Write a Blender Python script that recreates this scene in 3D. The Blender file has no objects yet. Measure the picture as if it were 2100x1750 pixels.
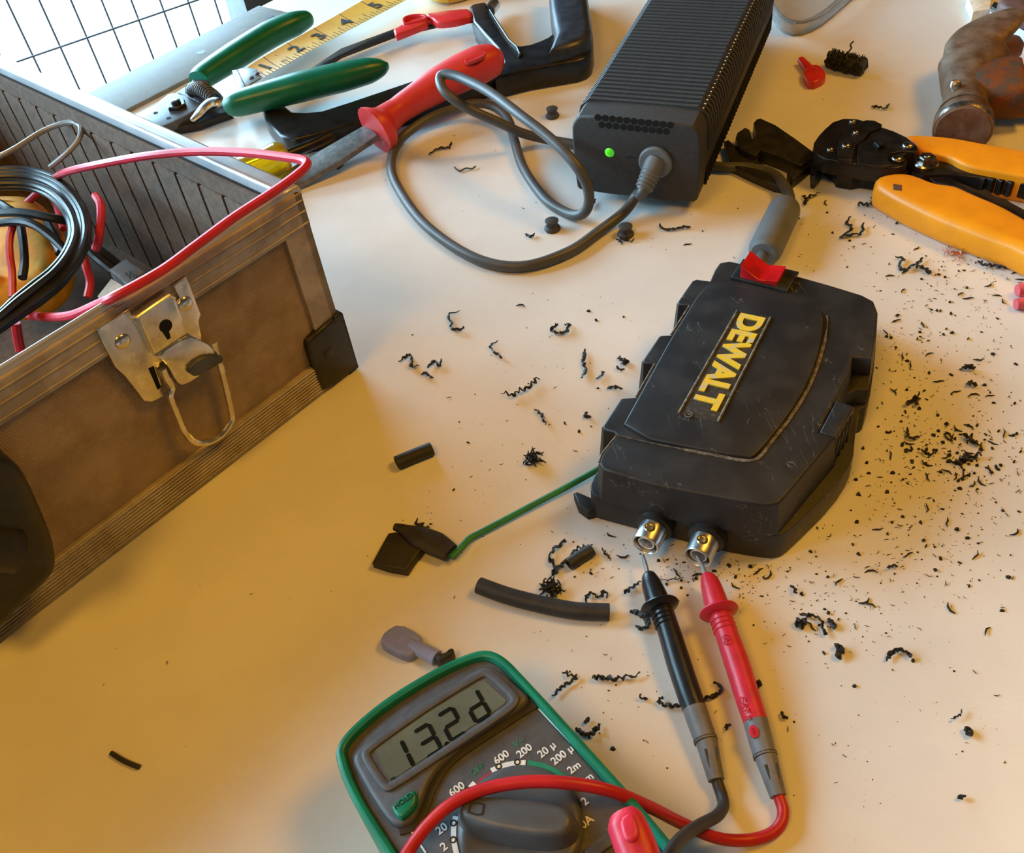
import bpy, math, random
from mathutils import Vector, Matrix
random.seed(7)
R = math.radians
MM = 0.001
# ------------------------------------------------------------------ camera
FPX = 1950.0; PITCH = R(45.3); ROLL = R(-8.5); CAMH = 0.28
fw = Vector((0, math.cos(PITCH), -math.sin(PITCH))); _r = Vector((1, 0, 0)); _u = _r.cross(fw)
RT = _r * math.cos(ROLL) + _u * math.sin(ROLL)
UP = -_r * math.sin(ROLL) + _u * math.cos(ROLL)
CAMP = Vector((0, 0, CAMH))
sc = bpy.context.scene
cd = bpy.data.cameras.new('camera'); cam = bpy.data.objects.new('camera', cd)
sc.collection.objects.link(cam)
cd.sensor_fit = 'HORIZONTAL'; cd.sensor_width = 36.0; cd.lens = FPX / 2100 * 36.0; cd.clip_start = 0.01; cd.clip_end = 100
cam.matrix_world = Matrix(((RT.x, UP.x, -fw.x, 0), (RT.y, UP.y, -fw.y, 0), (RT.z, UP.z, -fw.z, CAMH), (0, 0, 0, 1)))
sc.camera = cam
# ------------------------------------------------------------------ world, light, exposure
sc.view_settings.view_transform = 'Standard'; sc.view_settings.look = 'None'
sc.view_settings.gamma = 1.0; sc.view_settings.use_curve_mapping = False
sc.view_settings.exposure = 0.0
sc.cycles.use_denoising = True
sc.cycles.max_bounces = 8
w = bpy.data.worlds.new('overcast_sky'); sc.world = w; w.use_nodes = True
bg = w.node_tree.nodes['Background']
bg.inputs['Color'].default_value = (0.51, 0.84, 1.07, 1); bg.inputs['Strength'].default_value = 21.5
# frame of the open side of the workshop (where the daylight enters)
WY = R(29.0); WU = Vector((math.cos(WY), math.sin(WY), 0)); WN = Vector((-math.sin(WY), math.cos(WY), 0)); WD = 1.92
OP0, OP1, OPZ0, OPZ1 = -3.0, 0.597, -0.92, 1.7      # the opening in the far wall
def room(u, n, z): return WU * u + WN * n + Vector((0, 0, z))
def frame(o, x, y, z):
    return Matrix(((x.x, y.x, z.x, o.x), (x.y, y.y, z.y, o.y), (x.z, y.z, z.z, o.z), (0, 0, 0, 1)))
# unseen side window, added to bring more daylight onto the table's right
SN0, SN1, SZ0, SZ1, SU = 0.85, 1.85, 0.05, 1.8, -3.4
def portal(o, x, n, sx_, sy_):
    pl = bpy.data.lights.new('opening_portal', 'AREA'); pl.shape = 'RECTANGLE'; pl.size = sx_; pl.size_y = sy_; pl.cycles.is_portal = True
    po = bpy.data.objects.new('opening_portal', pl); sc.collection.objects.link(po)
    po.matrix_world = frame(o, x, Vector((0, 0, 1)), n)                 # -Z points into the room
portal(room((OP0 + OP1) / 2, WD + 0.01, (OPZ0 + OPZ1) / 2), WU, WN, OP1 - OP0, OPZ1 - OPZ0)
portal(room(SU - .01, (SN0 + SN1) / 2, (SZ0 + SZ1) / 2), WN, -WU, SN1 - SN0, SZ1 - SZ0)
# warm lamp on the right, then an added unseen fill to even it
for loc_, en_ in (((1.0, 0.35, 1.45), 13.0), ((-0.6, -0.4, 1.5), 9.5)):
    wl = bpy.data.lights.new('warm_lamp_and_fill', 'AREA'); wl.shape = 'DISK'; wl.size = 0.5; wl.energy = en_
    wl.color = (1.0, 0.48, 0.042)
    wo = bpy.data.objects.new('warm_lamp_and_fill', wl); sc.collection.objects.link(wo)
    wo.location = loc_
    wo.rotation_euler = (Vector((0.0, 0.3, 0)) - Vector(loc_)).to_track_quat('-Z', 'Y').to_euler()

# ------------------------------------------------------------------ helpers
COL = sc.collection
ORG = {}
def ray(x, y): return RT * ((x - 1050) / FPX) + UP * ((875 - y) / FPX) + fw
def at(x, y, z=0.0):
    d = ray(x, y); t = (z * MM - CAMH) / d.z
    return CAMP + d * t
def onpl(x, y, P0, N):
    d = ray(x, y); t = (P0 - CAMP).dot(N) / d.dot(N)
    return CAMP + d * t
def crop(ox, oy, s):
    return lambda x, y: (ox + x / s, oy + y / s)
def pts(lst, z, c=None):
    """list of picture points -> points on the horizontal plane z (mm)"""
    return [at(*(c(*p[:2]) if c else p[:2]), p[2] if len(p) > 2 else z) for p in lst]
def tag(o, label=None, cat=None, group=None, kind=None):
    if label: o['label'] = label
    if cat: o['category'] = cat
    if group: o['group'] = group
    if kind: o['kind'] = kind
    return o
def thing(name, loc, label, cat, group=None, kind=None):
    o = bpy.data.objects.new(name, None); COL.objects.link(o); o.location = Vector(loc)
    o.empty_display_size = 0.01
    ORG[o.name] = Vector(loc)
    return tag(o, label, cat, group, kind)
def mk(name, vf, mat, parent=None, ang=35, origin=None):
    vs, fs = vf
    if parent is not None: org = ORG[parent.name]
    elif origin is not None: org = Vector(origin)
    else:
        n = len(vs); org = Vector((sum(v[0] for v in vs) / n, sum(v[1] for v in vs) / n, min(v[2] for v in vs)))
    me = bpy.data.meshes.new(name)
    me.from_pydata([Vector(v) - org for v in vs], [], fs)
    me.validate(); me.update()
    for p in me.polygons: p.use_smooth = True
    me.set_sharp_from_angle(angle=R(ang))
    me.materials.append(mat)
    o = bpy.data.objects.new(name, me); COL.objects.link(o)
    if parent is not None: o.parent = parent
    else: o.location = org
    ORG[o.name] = org
    return o
def join(*vfs):
    V, Fc = [], []
    for v, f in vfs:
        b = len(V); V += list(v); Fc += [[i + b for i in q] for q in f]
    return V, Fc
def again(o, delta, parent=None):
    c = o.copy(); COL.objects.link(c); c.parent = o.parent
    c.location = Vector(o.location) + Vector(delta)
    ORG[c.name] = ORG[o.name]
    return c
def chaikin(p, n=1, closed=True):
    for _ in range(n):
        q = []; m = len(p)
        for i in range(m if closed else m - 1):
            a, b = p[i], p[(i + 1) % m]
            q += [a * .75 + b * .25, a * .25 + b * .75]
        if not closed: q = [p[0]] + q + [p[-1]]
        p = q
    return p
def offset(P, n, d):
    m = len(P); out = []
    for i in range(m):
        a = (P[i] - P[i - 1]); b = (P[(i + 1) % m] - P[i])
        if a.length < 1e-9: a = b
        if b.length < 1e-9: b = a
        a = a.normalized(); b = b.normalized()
        na = n.cross(a); nb = n.cross(b); s = na + nb
        if s.length < 1e-6: s = na
        s.normalize(); k = max(0.45, s.dot(na))
        out.append(P[i] + s * (d / k))
    return out
def ccw(P, n):
    s = Vector((0, 0, 0))
    for i in range(len(P)): s += P[i].cross(P[(i + 1) % len(P)])
    return P if s.dot(n) > 0 else P[::-1]
def slab(P, thick, bev=0.0, n=Vector((0, 0, 1)), rnd=0, bot=0.0, taper=0.0, seg=3):
    """solid under an outline that lies on its top plane; bev / bot = rounding of the top / bottom rim (mm), taper = inset of the foot (mm)"""
    P = ccw([Vector(p) for p in P], n)
    if rnd: P = chaikin(P, rnd)
    thick *= MM; bev *= MM; bot *= MM; taper *= MM
    rings = []
    if bot:
        for k in range(seg + 1):
            a = math.pi / 2 * k / seg
            rings.append((taper + bot * (1 - math.sin(a)), -thick + bot * (1 - math.cos(a))))
    else: rings.append((taper, -thick))
    if bev:
        for k in range(seg + 1):
            a = math.pi / 2 * k / seg
            rings.append((bev * (1 - math.cos(a)), -bev + bev * math.sin(a)))
    else: rings.append((0, 0))
    V = []; Fc = []; m = len(P)
    for ins, h in rings:
        Q = offset(P, n, ins) if ins else P
        V += [q + n * h for q in Q]
    for r in range(len(rings) - 1):
        for i in range(m):
            j = (i + 1) % m
            Fc.append([r * m + i, r * m + j, (r + 1) * m + j, (r + 1) * m + i])
    Fc.append(list(range(m))[::-1]); Fc.append([(len(rings) - 1) * m + i for i in range(m)])
    return V, Fc
def ring(P, inner, thick, n=Vector((0, 0, 1)), bev=0.0):
    """frame between an outline and its inset (mm)"""
    P = ccw([Vector(p) for p in P], n); m = len(P); t = thick * MM; b = bev * MM
    prof = [(0, -t), (0, -b), (b * .3, -b * .3), (b, 0), (inner * MM - b, 0), (inner * MM - b * .3, -b * .3), (inner * MM, -b), (inner * MM, -t)]
    V = []; Fc = []
    for ins, h in prof: V += [q + n * h for q in (offset(P, n, ins) if ins else P)]
    k = len(prof)
    for r in range(k):
        for i in range(m):
            j = (i + 1) % m; r2 = (r + 1) % k
            Fc.append([r * m + i, r * m + j, r2 * m + j, r2 * m + i])
    return V, Fc
def spline(P, n=6):
    out = []
    m = len(P)
    for i in range(m - 1):
        p0 = P[i - 1] if i else P[0] * 2 - P[1]; p1, p2 = P[i], P[i + 1]; p3 = P[i + 2] if i + 2 < m else P[-1] * 2 - P[-2]
        for k in range(n):
            t = k / n
            out.append(.5 * ((2 * p1) + (p2 - p0) * t + (2 * p0 - 5 * p1 + 4 * p2 - p3) * t * t + (3 * p1 - p0 - 3 * p2 + p3) * t ** 3))
    out.append(P[-1].copy())
    return out
def lerp_list(L, n):
    """spread the list L of numbers over the samples made by spline(.., n)"""
    out = []
    for i in range(len(L) - 1):
        for k in range(n): out.append(L[i] + (L[i + 1] - L[i]) * k / n)
    return out + [L[-1]]
def tube(P, r, n=10, cap=True, h=None, sq=1.0, up=None):
    """pipe along P (world points); r, h = half width / half height in mm (numbers or lists); sq<1 squares the section"""
    m = len(P)
    r = r if isinstance(r, (list, tuple)) else [r] * m
    h = r if h is None else (h if isinstance(h, (list, tuple)) else [h] * m)
    V = []; Fc = []; side = None
    for i in range(m):
        t = (P[min(i + 1, m - 1)] - P[max(i - 1, 0)])
        t = t.normalized() if t.length > 1e-9 else Vector((1, 0, 0))
        if up is not None or side is None:
            u0 = up or (Vector((0, 0, 1)) if abs(t.z) < .95 else Vector((0, 1, 0)))
            s = t.cross(u0)
        else: s = side - t * side.dot(t)
        s.normalize(); side = s; b = s.cross(t)
        for k in range(n):
            a = 2 * math.pi * (k + .5) / n; c, q = math.cos(a), math.sin(a)
            c = math.copysign(abs(c) ** sq, c); q = math.copysign(abs(q) ** sq, q)
            V.append(P[i] + s * (c * r[i] * MM) + b * (q * h[i] * MM))
    for i in range(m - 1):
        for k in range(n):
            k2 = (k + 1) % n
            Fc.append([i * n + k, i * n + k2, (i + 1) * n + k2, (i + 1) * n + k])
    if cap: Fc.append(list(range(n))[::-1]); Fc.append([(m - 1) * n + k for k in range(n)])
    return V, Fc
def lathe(prof, o, axis, n=20, closed=False):
    """prof = (radius, height) in mm along axis from o"""
    axis = axis.normalized(); s = axis.orthogonal().normalized(); b = axis.cross(s); V = []; Fc = []
    for r, hh in prof:
        for k in range(n):
            a = 2 * math.pi * k / n
            V.append(o + axis * (hh * MM) + (s * math.cos(a) + b * math.sin(a)) * (r * MM))
    m = len(prof)
    for i in range(m if closed else m - 1):
        i2 = (i + 1) % m
        for k in range(n):
            k2 = (k + 1) % n; Fc.append([i * n + k, i * n + k2, i2 * n + k2, i2 * n + k])
    if not closed: Fc.append(list(range(n))[::-1]); Fc.append([(m - 1) * n + k for k in range(n)])
    return V, Fc
def box(o, x, y, z, bev=0.0):
    """block with corner o and edge vectors x, y, z (m)"""
    n = z.normalized()
    return slab([o + z, o + z + x, o + z + x + y, o + z + y], z.length / MM, bev, n)
def domef(o, axis, r, h, n=14, k=4):
    return lathe([(r * math.cos(math.pi / 2 * i / k) + .01, h * math.sin(math.pi / 2 * i / k)) for i in range(k + 1)], o, axis, n)
def text(s, size=1.0, bold=0.0, ext=0.0, squash=None):
    cu = bpy.data.curves.new('letters', 'FONT'); cu.body = s; cu.size = size; cu.offset = bold; cu.extrude = ext; cu.resolution_u = 4
    ob = bpy.data.objects.new('letters', cu); COL.objects.link(ob)
    bpy.context.view_layer.update()
    me = bpy.data.meshes.new_from_object(ob.evaluated_get(bpy.context.evaluated_depsgraph_get()))
    V = [v.co.copy() for v in me.vertices]; Fc = [list(p.vertices) for p in me.polygons]
    bpy.data.objects.remove(ob); bpy.data.curves.remove(cu); bpy.data.meshes.remove(me)
    return V, Fc
def fit_text(s, o, x, y, n, bold=0.0, ext=0.4, keep=False):
    """letters stretched over the rectangle o + x + y (m), raised by ext mm along n"""
    V, Fc = text(s, 1.0, bold, 0.5)
    x0 = min(v.x for v in V); x1 = max(v.x for v in V); y0 = min(v.y for v in V); y1 = max(v.y for v in V)
    return [o + x * ((v.x - x0) / (x1 - x0)) + y * ((v.y - y0) / (y1 - y0)) + n * ((v.z + .5) * ext * MM) for v in V], Fc
def put_text(s, c, x, y, n, size, bold=0.0, ext=0.15):
    """letters of the given cap height (mm) centred on c"""
    V, Fc = text(s, 1.0, bold, 0.5)
    x0 = min(v.x for v in V); x1 = max(v.x for v in V); y0 = min(v.y for v in V); y1 = max(v.y for v in V)
    k = size / .7 * MM
    return [c + x * ((v.x - (x0 + x1) / 2) * k) + y * ((v.y - (y0 + y1) / 2) * k) + n * ((v.z + .5) * ext * MM) for v in V], Fc

# ------------------------------------------------------------------ materials (all procedural)
def pm(name, col, rough=.5, metal=0.0, var=.12, scale=150.0, bump=0.0, bscale=None, col2=None, lo=.42, hi=.6, trans=0.0, alpha=1.0, emit=0.0, ior=1.45, spec=.5, detail=5.0, coat=0.0, rvar=.0, sss=0.0):
    m = bpy.data.materials.new(name); m.use_nodes = True; nt = m.node_tree; N = nt.nodes; L = nt.links
    b = N['Principled BSDF']
    tc = N.new('ShaderNodeTexCoord')
    nz = N.new('ShaderNodeTexNoise'); nz.inputs['Scale'].default_value = scale; nz.inputs['Detail'].default_value = detail; nz.inputs['Roughness'].default_value = .6
    L.new(tc.outputs['Object'], nz.inputs['Vector'])
    rp = N.new('ShaderNodeValToRGB'); L.new(nz.outputs['Fac'], rp.inputs['Fac'])
    rp.color_ramp.elements[0].position = lo; rp.color_ramp.elements[1].position = hi
    c2 = col2 or tuple(min(1, c * (1 + var)) for c in col)
    c1 = col if col2 else tuple(c * (1 - var) for c in col)
    rp.color_ramp.elements[0].color = (*c1, 1); rp.color_ramp.elements[1].color = (*c2, 1)
    L.new(rp.outputs['Color'], b.inputs['Base Color'])
    b.inputs['Roughness'].default_value = rough; b.inputs['Metallic'].default_value = metal; b.inputs['IOR'].default_value = ior
    b.inputs['Transmission Weight'].default_value = trans; b.inputs['Alpha'].default_value = alpha
    b.inputs['Specular IOR Level'].default_value = spec; b.inputs['Coat Weight'].default_value = coat
    if sss: b.inputs['Subsurface Weight'].default_value = sss; b.inputs['Subsurface Scale'].default_value = .003
    if rvar:
        mr = N.new('ShaderNodeMapRange'); mr.inputs['To Min'].default_value = max(.02, rough - rvar); mr.inputs['To Max'].default_value = min(1, rough + rvar)
        L.new(nz.outputs['Fac'], mr.inputs['Value']); L.new(mr.outputs['Result'], b.inputs['Roughness'])
    if emit:
        L.new(rp.outputs['Color'], b.inputs['Emission Color']); b.inputs['Emission Strength'].default_value = emit
    if bump:
        n2 = N.new('ShaderNodeTexNoise'); n2.inputs['Scale'].default_value = bscale or scale * 3; n2.inputs['Detail'].default_value = 3
        L.new(tc.outputs['Object'], n2.inputs['Vector'])
        bp = N.new('ShaderNodeBump'); bp.inputs['Strength'].default_value = bump; bp.inputs['Distance'].default_value = .0006
        L.new(n2.outputs['Fac'], bp.inputs['Height']); L.new(bp.outputs['Normal'], b.inputs['Normal'])
    return m
def weave(m, scale, dist=.0004, strength=.6):
    """woven-cloth relief on top of a material made by pm"""
    nt = m.node_tree; N = nt.nodes; L = nt.links; b = N['Principled BSDF']; tc = N.new('ShaderNodeTexCoord'); hs = []
    rot = N.new('ShaderNodeMapping'); rot.inputs['Rotation'].default_value = (0, 0, -R(43.3)); L.new(tc.outputs['Object'], rot.inputs['Vector'])
    for d in ('X', 'Z'):
        wv = N.new('ShaderNodeTexWave'); wv.bands_direction = d; wv.inputs['Scale'].default_value = scale; wv.inputs['Distortion'].default_value = .6
        L.new(rot.outputs['Vector'], wv.inputs['Vector']); hs.append(wv)
    mx = N.new('ShaderNodeMath'); mx.operation = 'ADD'; L.new(hs[0].outputs['Fac'], mx.inputs[0]); L.new(hs[1].outputs['Fac'], mx.inputs[1])
    bp = N.new('ShaderNodeBump'); bp.inputs['Strength'].default_value = strength; bp.inputs['Distance'].default_value = dist
    L.new(mx.outputs[0], bp.inputs['Height']); L.new(bp.outputs['Normal'], b.inputs['Normal'])
    return m
M = {}
M['table'] = pm('off_white_table_plastic', (.765, .75, .73), .36, var=.05, scale=9, bump=.10, bscale=700, rvar=.08)
M['floor'] = pm('grey_concrete', (.09, .085, .08), .8, var=.2, scale=3)
M['wall'] = pm('tan_painted_board', (.05, .043, .034), .8, var=.08, scale=4)
M['ground'] = pm('pale_concrete_yard', (.11, .10, .09), .8, scale=1.7, col2=(.21, .185, .16), lo=.3, hi=.42)
M['wire'] = pm('galvanised_wire', (.16, .16, .17), .55, .6, scale=30)
M['post'] = pm('grey_post', (.10, .10, .10), .6, scale=10)
M['legs'] = pm('grey_leg_steel', (.35, .35, .36), .5, .7, scale=20)
M['steel'] = pm('brushed_steel', (.20, .205, .20), .6, .1, var=.12, scale=120, rvar=.15)
M['alu'] = pm('bright_aluminium', (.62, .63, .66), .36, .6, var=.05, scale=60, rvar=.05)
M['alutan'] = pm('weathered_aluminium', (.33, .27, .21), .5, .2, scale=70, col2=(.46, .40, .33), rvar=.12, bump=.1)
M['cloth'] = weave(pm('tan_case_cloth', (.30, .20, .125), .75, scale=45, col2=(.46, .33, .22), lo=.35, hi=.62), 480)
M['foam'] = pm('taupe_foam', (.130, .084, .058), .95, scale=300, var=.15, bump=.5, bscale=1500)
M['groove'] = pm('dark_foam_slot', (.03, .026, .024), .95)
M['chrome'] = pm('worn_chrome', (.62, .60, .56), .26, .95, scale=160, col2=(.78, .76, .72), rvar=.15)
M['blackp'] = pm('black_plastic', (.020, .019, .019), .42, scale=120, var=.3, rvar=.12, bump=.08, bscale=1800)
M['dw'] = pm('scuffed_black_plastic', (.016, .015, .016), .46, scale=70, col2=(.027, .025, .025), bump=.22, bscale=2200, rvar=.1)
def scratch(m, col, scale=170, band=.006, mask=.56):
    """thin pale scuff lines over a material made by pm"""
    nt = m.node_tree; N = nt.nodes; L = nt.links; b = N['Principled BSDF']; src = b.inputs['Base Color'].links[0].from_socket
    tc = N.new('ShaderNodeTexCoord'); mp = N.new('ShaderNodeMapping'); mp.inputs['Rotation'].default_value = (0, 0, .7); mp.inputs['Scale'].default_value = (1, .18, 1)
    L.new(tc.outputs['Object'], mp.inputs['Vector'])
    n1 = N.new('ShaderNodeTexNoise'); n1.inputs['Scale'].default_value = scale; n1.inputs['Detail'].default_value = 3; L.new(mp.outputs['Vector'], n1.inputs['Vector'])
    n2 = N.new('ShaderNodeTexNoise'); n2.inputs['Scale'].default_value = 60; n2.inputs['Detail'].default_value = 4; L.new(tc.outputs['Object'], n2.inputs['Vector'])
    cm = N.new('ShaderNodeMath'); cm.operation = 'COMPARE'; cm.inputs[1].default_value = .5; cm.inputs[2].default_value = band; L.new(n1.outputs['Fac'], cm.inputs[0])
    gt = N.new('ShaderNodeMath'); gt.operation = 'GREATER_THAN'; gt.inputs[1].default_value = mask; L.new(n2.outputs['Fac'], gt.inputs[0])
    mu = N.new('ShaderNodeMath'); mu.operation = 'MULTIPLY'; L.new(cm.outputs[0], mu.inputs[0]); L.new(gt.outputs[0], mu.inputs[1])
    mx = N.new('ShaderNodeMix'); mx.data_type = 'RGBA'; L.new(mu.outputs[0], mx.inputs['Factor']); L.new(src, mx.inputs['A']); mx.inputs['B'].default_value = (*col, 1)
    L.new(mx.outputs['Result'], b.inputs['Base Color'])
scratch(M['dw'], (.10, .095, .09))
M['dwwear'] = pm('scuffed_edge', (.07, .06, .045), .6, scale=500, col2=(.20, .175, .14))
M['psu'] = pm('charcoal_matte_plastic', (.040, .038, .038), .6, scale=500, var=.12, bump=.35, bscale=3500)
M['hole'] = pm('black_void', (.004, .004, .004), .9)
M['led'] = pm('green_led', (.10, .9, .03), .3, emit=.55, var=.35, scale=350)
M['cord'] = pm('grey_cable_jacket', (.085, .085, .088), .42, scale=80, var=.1)
M['bead'] = pm('grey_moulded_plastic', (.135, .145, .155), .5, scale=80, var=.08)
M['reds'] = pm('red_switch_plastic', (.62, .012, .015), .18, scale=80, var=.25, coat=.5)
M['yellow'] = pm('chipped_yellow_paint', (.78, .52, .03), .55, scale=420, col2=(.50, .46, .36), lo=.54, hi=.60)
M['logo'] = pm('logo_plate', (.035, .03, .026), .6, scale=600, col2=(.10, .09, .075), lo=.5, hi=.75)
M['brass'] = pm('brass_screw', (.85, .62, .25), .2, 1.0, scale=300)
M['nickel'] = pm('satin_nickel', (.66, .66, .66), .34, 1.0, scale=300, rvar=.08)
M['probek'] = pm('black_probe_plastic', (.014, .015, .018), .32, scale=120, var=.2, bump=.1, bscale=2500)
M['prober'] = pm('red_probe_plastic', (.60, .022, .045), .38, scale=120, var=.1, bump=.1, bscale=2500)
M['boot'] = pm('grey_rubber_boot', (.17, .165, .17), .5, scale=120, var=.1)
M['leadr'] = pm('red_silicone_lead', (.52, .018, .022), .38, scale=60, var=.1)
M['leadk'] = pm('black_lead', (.035, .03, .027), .5, scale=60)
M['holster'] = pm('green_holster', (.008, .19, .105), .34, scale=60, var=.15)
M['meter'] = pm('charcoal_meter_body', (.088, .090, .098), .42, scale=300, var=.1, bump=.12, bscale=3000)
M['meterd'] = pm('dark_meter_groove', (.018, .017, .017), .5)
M['lcd'] = pm('lcd_glass', (.125, .135, .10), .10, scale=60, var=.1)
M['seg'] = pm('lcd_segment', (.010, .011, .008), .2)
M['white'] = pm('white_print', (.72, .72, .72), .6, scale=300, var=.08)
M['greenp'] = pm('green_print', (.015, .22, .12), .5)
M['dial'] = pm('dial_plastic', (.082, .084, .088), .40, scale=200, var=.08)
M['shrink'] = pm('black_heat_shrink', (.028, .025, .023), .55, scale=150, var=.2)
M['greenw'] = pm('green_wire', (.018, .20, .07), .5, scale=100)
M['bluec'] = pm('translucent_blue_nylon', (.26, .28, .48), .4, scale=150, var=.1, trans=.12)
M['rubber'] = pm('black_rubber', (.05, .048, .047), .6, scale=200)
M['orange'] = pm('orange_grip', (.86, .30, .008), .38, scale=60, var=.05)
M['plier'] = pm('black_oxide_steel', (.030, .025, .023), .33, .55, scale=120, var=.3, rvar=.15)
M['rivet'] = pm('rivet_steel', (.42, .39, .36), .28, 1.0, scale=400, col2=(.22, .18, .15))
M['rust'] = pm('rusty_hammer_steel', (.105, .048, .022), .55, .3, scale=110, col2=(.20, .125, .08), lo=.36, hi=.62, bump=.35, bscale=400, rvar=.2)
M['rust2'] = pm('rust', (.20, .055, .012), .6, .3, scale=160, col2=(.09, .06, .045), bump=.5, bscale=500)
M['worn'] = pm('bare_hammered_steel', (.45, .42, .38), .3, .95, scale=260, col2=(.25, .19, .15), bump=.5, bscale=700)
M['greenh'] = pm('green_grip', (.006, .16, .095), .33, scale=50, var=.12)
M['dsteel'] = pm('dark_tool_steel', (.085, .09, .10), .45, .45, scale=140, var=.2, rvar=.12)
M['tape'] = pm('yellow_tape_blade', (.70, .41, .045), .42, scale=60, col2=(.62, .36, .04))
M['ink'] = pm('black_ink', (.012, .012, .012), .6)
M['redh'] = pm('red_handle', (.66, .045, .045), .42, scale=60, var=.06)
M['redc'] = pm('red_gloss_plastic', (.62, .035, .04), .25, scale=60, var=.08)
M['saw'] = pm('black_enamel', (.014, .014, .016), .3, .1, scale=150, var=.2, rvar=.12)
M['sawh'] = pm('dark_blue_black_grip', (.030, .034, .045), .36, scale=150, var=.2, rvar=.1)
M['filem'] = pm('file_steel', (.20, .19, .18), .45, .75, scale=260, var=.2)
M['yellowc'] = pm('clear_yellow_acetate', (.85, .66, .01), .12, scale=50, var=.1, trans=.6)
M['clear'] = pm('clear_plastic', (.93, .93, .92), .12, var=.02, trans=.92, ior=1.3)
M['swarf'] = pm('black_plastic_swarf', (.016, .014, .013), .55, scale=200, var=.3)
M['orangeb'] = pm('orange_bag', (.90, .36, .015), .5, scale=60, var=.2, bump=.6, bscale=90)
M['redw'] = pm('red_wire', (.58, .025, .045), .38, scale=80, var=.1)
M['blackw'] = pm('black_wire', (.020, .021, .023), .32, scale=80, var=.2)
M['greyw'] = pm('grey_wire', (.30, .31, .31), .4, scale=80)
M['tagp'] = pm('masking_label', (.50, .44, .36), .7, scale=120)
M['pink'] = pm('pink_plastic', (.70, .10, .13), .4, scale=80)
M['copper'] = pm('copper_strand', (.75, .28, .14), .3, 1.0, scale=300)
M['beige'] = pm('beige_block', (.72, .66, .55), .6)
M['brown'] = pm('brown_leather', (.12, .06, .05), .6, scale=120, bump=.3)
Z = Vector((0, 0, 1))

# ------------------------------------------------------------------ the room (structure)
def struct(name, vf, mat): return tag(mk(name, vf, mat, origin=(0, 0, 0)), kind='structure')
FZ = -0.92
def rbox(u0, u1, n0, n1, z0, z1): return box(room(u0, n0, z0), WU * (u1 - u0), WN * (n1 - n0), Vector((0, 0, z1 - z0)))
struct('floor', rbox(-3.4, 2.6, -2.2, WD + .06, FZ - .06, FZ), M['floor'])
struct('ceiling', rbox(-3.4, 2.6, -2.2, WD + .06, 1.95, 2.03), M['wall'])
for q in ((-2.2, SN0, FZ, 1.95), (SN1, WD + .06, FZ, 1.95), (SN0, SN1, FZ, SZ0), (SN0, SN1, SZ1, 1.95)): struct('wall_left', rbox(SU - .08, SU, *q), M['wall'])
struct('added_window_1', join(rbox(SU - .06, SU, SN0, SN0 + .04, SZ0, SZ1), rbox(SU - .06, SU, SN1 - .04, SN1, SZ0, SZ1), rbox(SU - .06, SU, SN0 + .04, SN1 - .04, SZ0, SZ0 + .04), rbox(SU - .06, SU, SN0 + .04, SN1 - .04, SZ1 - .04, SZ1)), M['post'])  # frame of the unseen window added for its daylight
struct('wall_right', rbox(2.6, 2.68, -2.2, WD + .06, FZ, 1.95), M['wall'])
struct('wall_near', rbox(-3.4, 2.6, -2.28, -2.2, FZ, 1.95), M['wall'])
for q in ((-3.4, OP0 - .06, WD, WD + .06, FZ, 1.95), (OP1 + .06, 2.6, WD, WD + .06, FZ, 1.95), (OP0 - .06, OP1 + .06, WD, WD + .06, OPZ1, 1.95), (-.55, OP1, WD + .01, WD + .06, .70, OPZ1)): struct('wall_far_and_blocker', rbox(*q), M['wall'])  # last box: unseen panel added across the opening's upper part to block daylight
struct('trim_1', rbox(OP1, OP1 + .06, WD - .03, WD + .09, FZ, OPZ1), M['post'])
struct('trim_2', rbox(OP0 - .06, OP0, WD - .03, WD + .09, FZ, OPZ1), M['post'])
struct('ground', rbox(-9, 9, WD + .06, WD + 14, FZ - .10, FZ - .02), M['ground'])
# welded wire panel standing in the opening
mesh_root = thing('wire_mesh_panel', room((OP0 + OP1) / 2, WD, FZ), 'welded grid of thin grey wires closing the bright opening behind the table', 'wire mesh')
v0 = None
du = .0505; uu = .1965 + du * 7
while uu > OP0 + .02:
    p = room(uu, WD, 0)
    if v0 is None: v0 = mk('upright_wire', tube([p + Z * FZ, p + Z * (OPZ1 - .002)], 1.9, 8), M['wire'], mesh_root); base = p
    else: again(v0, p - base)
    uu -= du
h0 = None
for k in range(-6, 16):
    z = -.386 + k * .152
    if z < FZ + .02 or z > OPZ1 - .005: continue
    a = room(OP0, WD - .0036, z); b_ = room(OP1, WD - .0036, z)
    if h0 is None: h0 = mk('cross_wire', tube([a, b_], 1.9, 8), M['wire'], mesh_root); zb = z
    else: again(h0, Z * (z - zb))

# ------------------------------------------------------------------ the work table
TU = Vector((math.cos(R(45)), math.sin(R(45)), 0)); TN = Vector((-TU.y, TU.x, 0))
def tb(u, n, z=0): return TU * u + TN * n + Z * z
tab = thing('work_table', tb(.19, .2, FZ), 'large off-white plastic work table strewn with tools and black shavings', 'table')
top = [tb(-.55, -.22), tb(.93, -.22), tb(.93, .655), tb(-.55, .655)]
mk('table_top', slab(top, 42, 4, seg=4), M['table'], tab)
for u in (-.45, .83):
    for n in (-.12, .555):
        mk('leg', tube([tb(u, n, FZ), tb(u, n, -.042)], 14, 12), M['legs'], tab)

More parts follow.
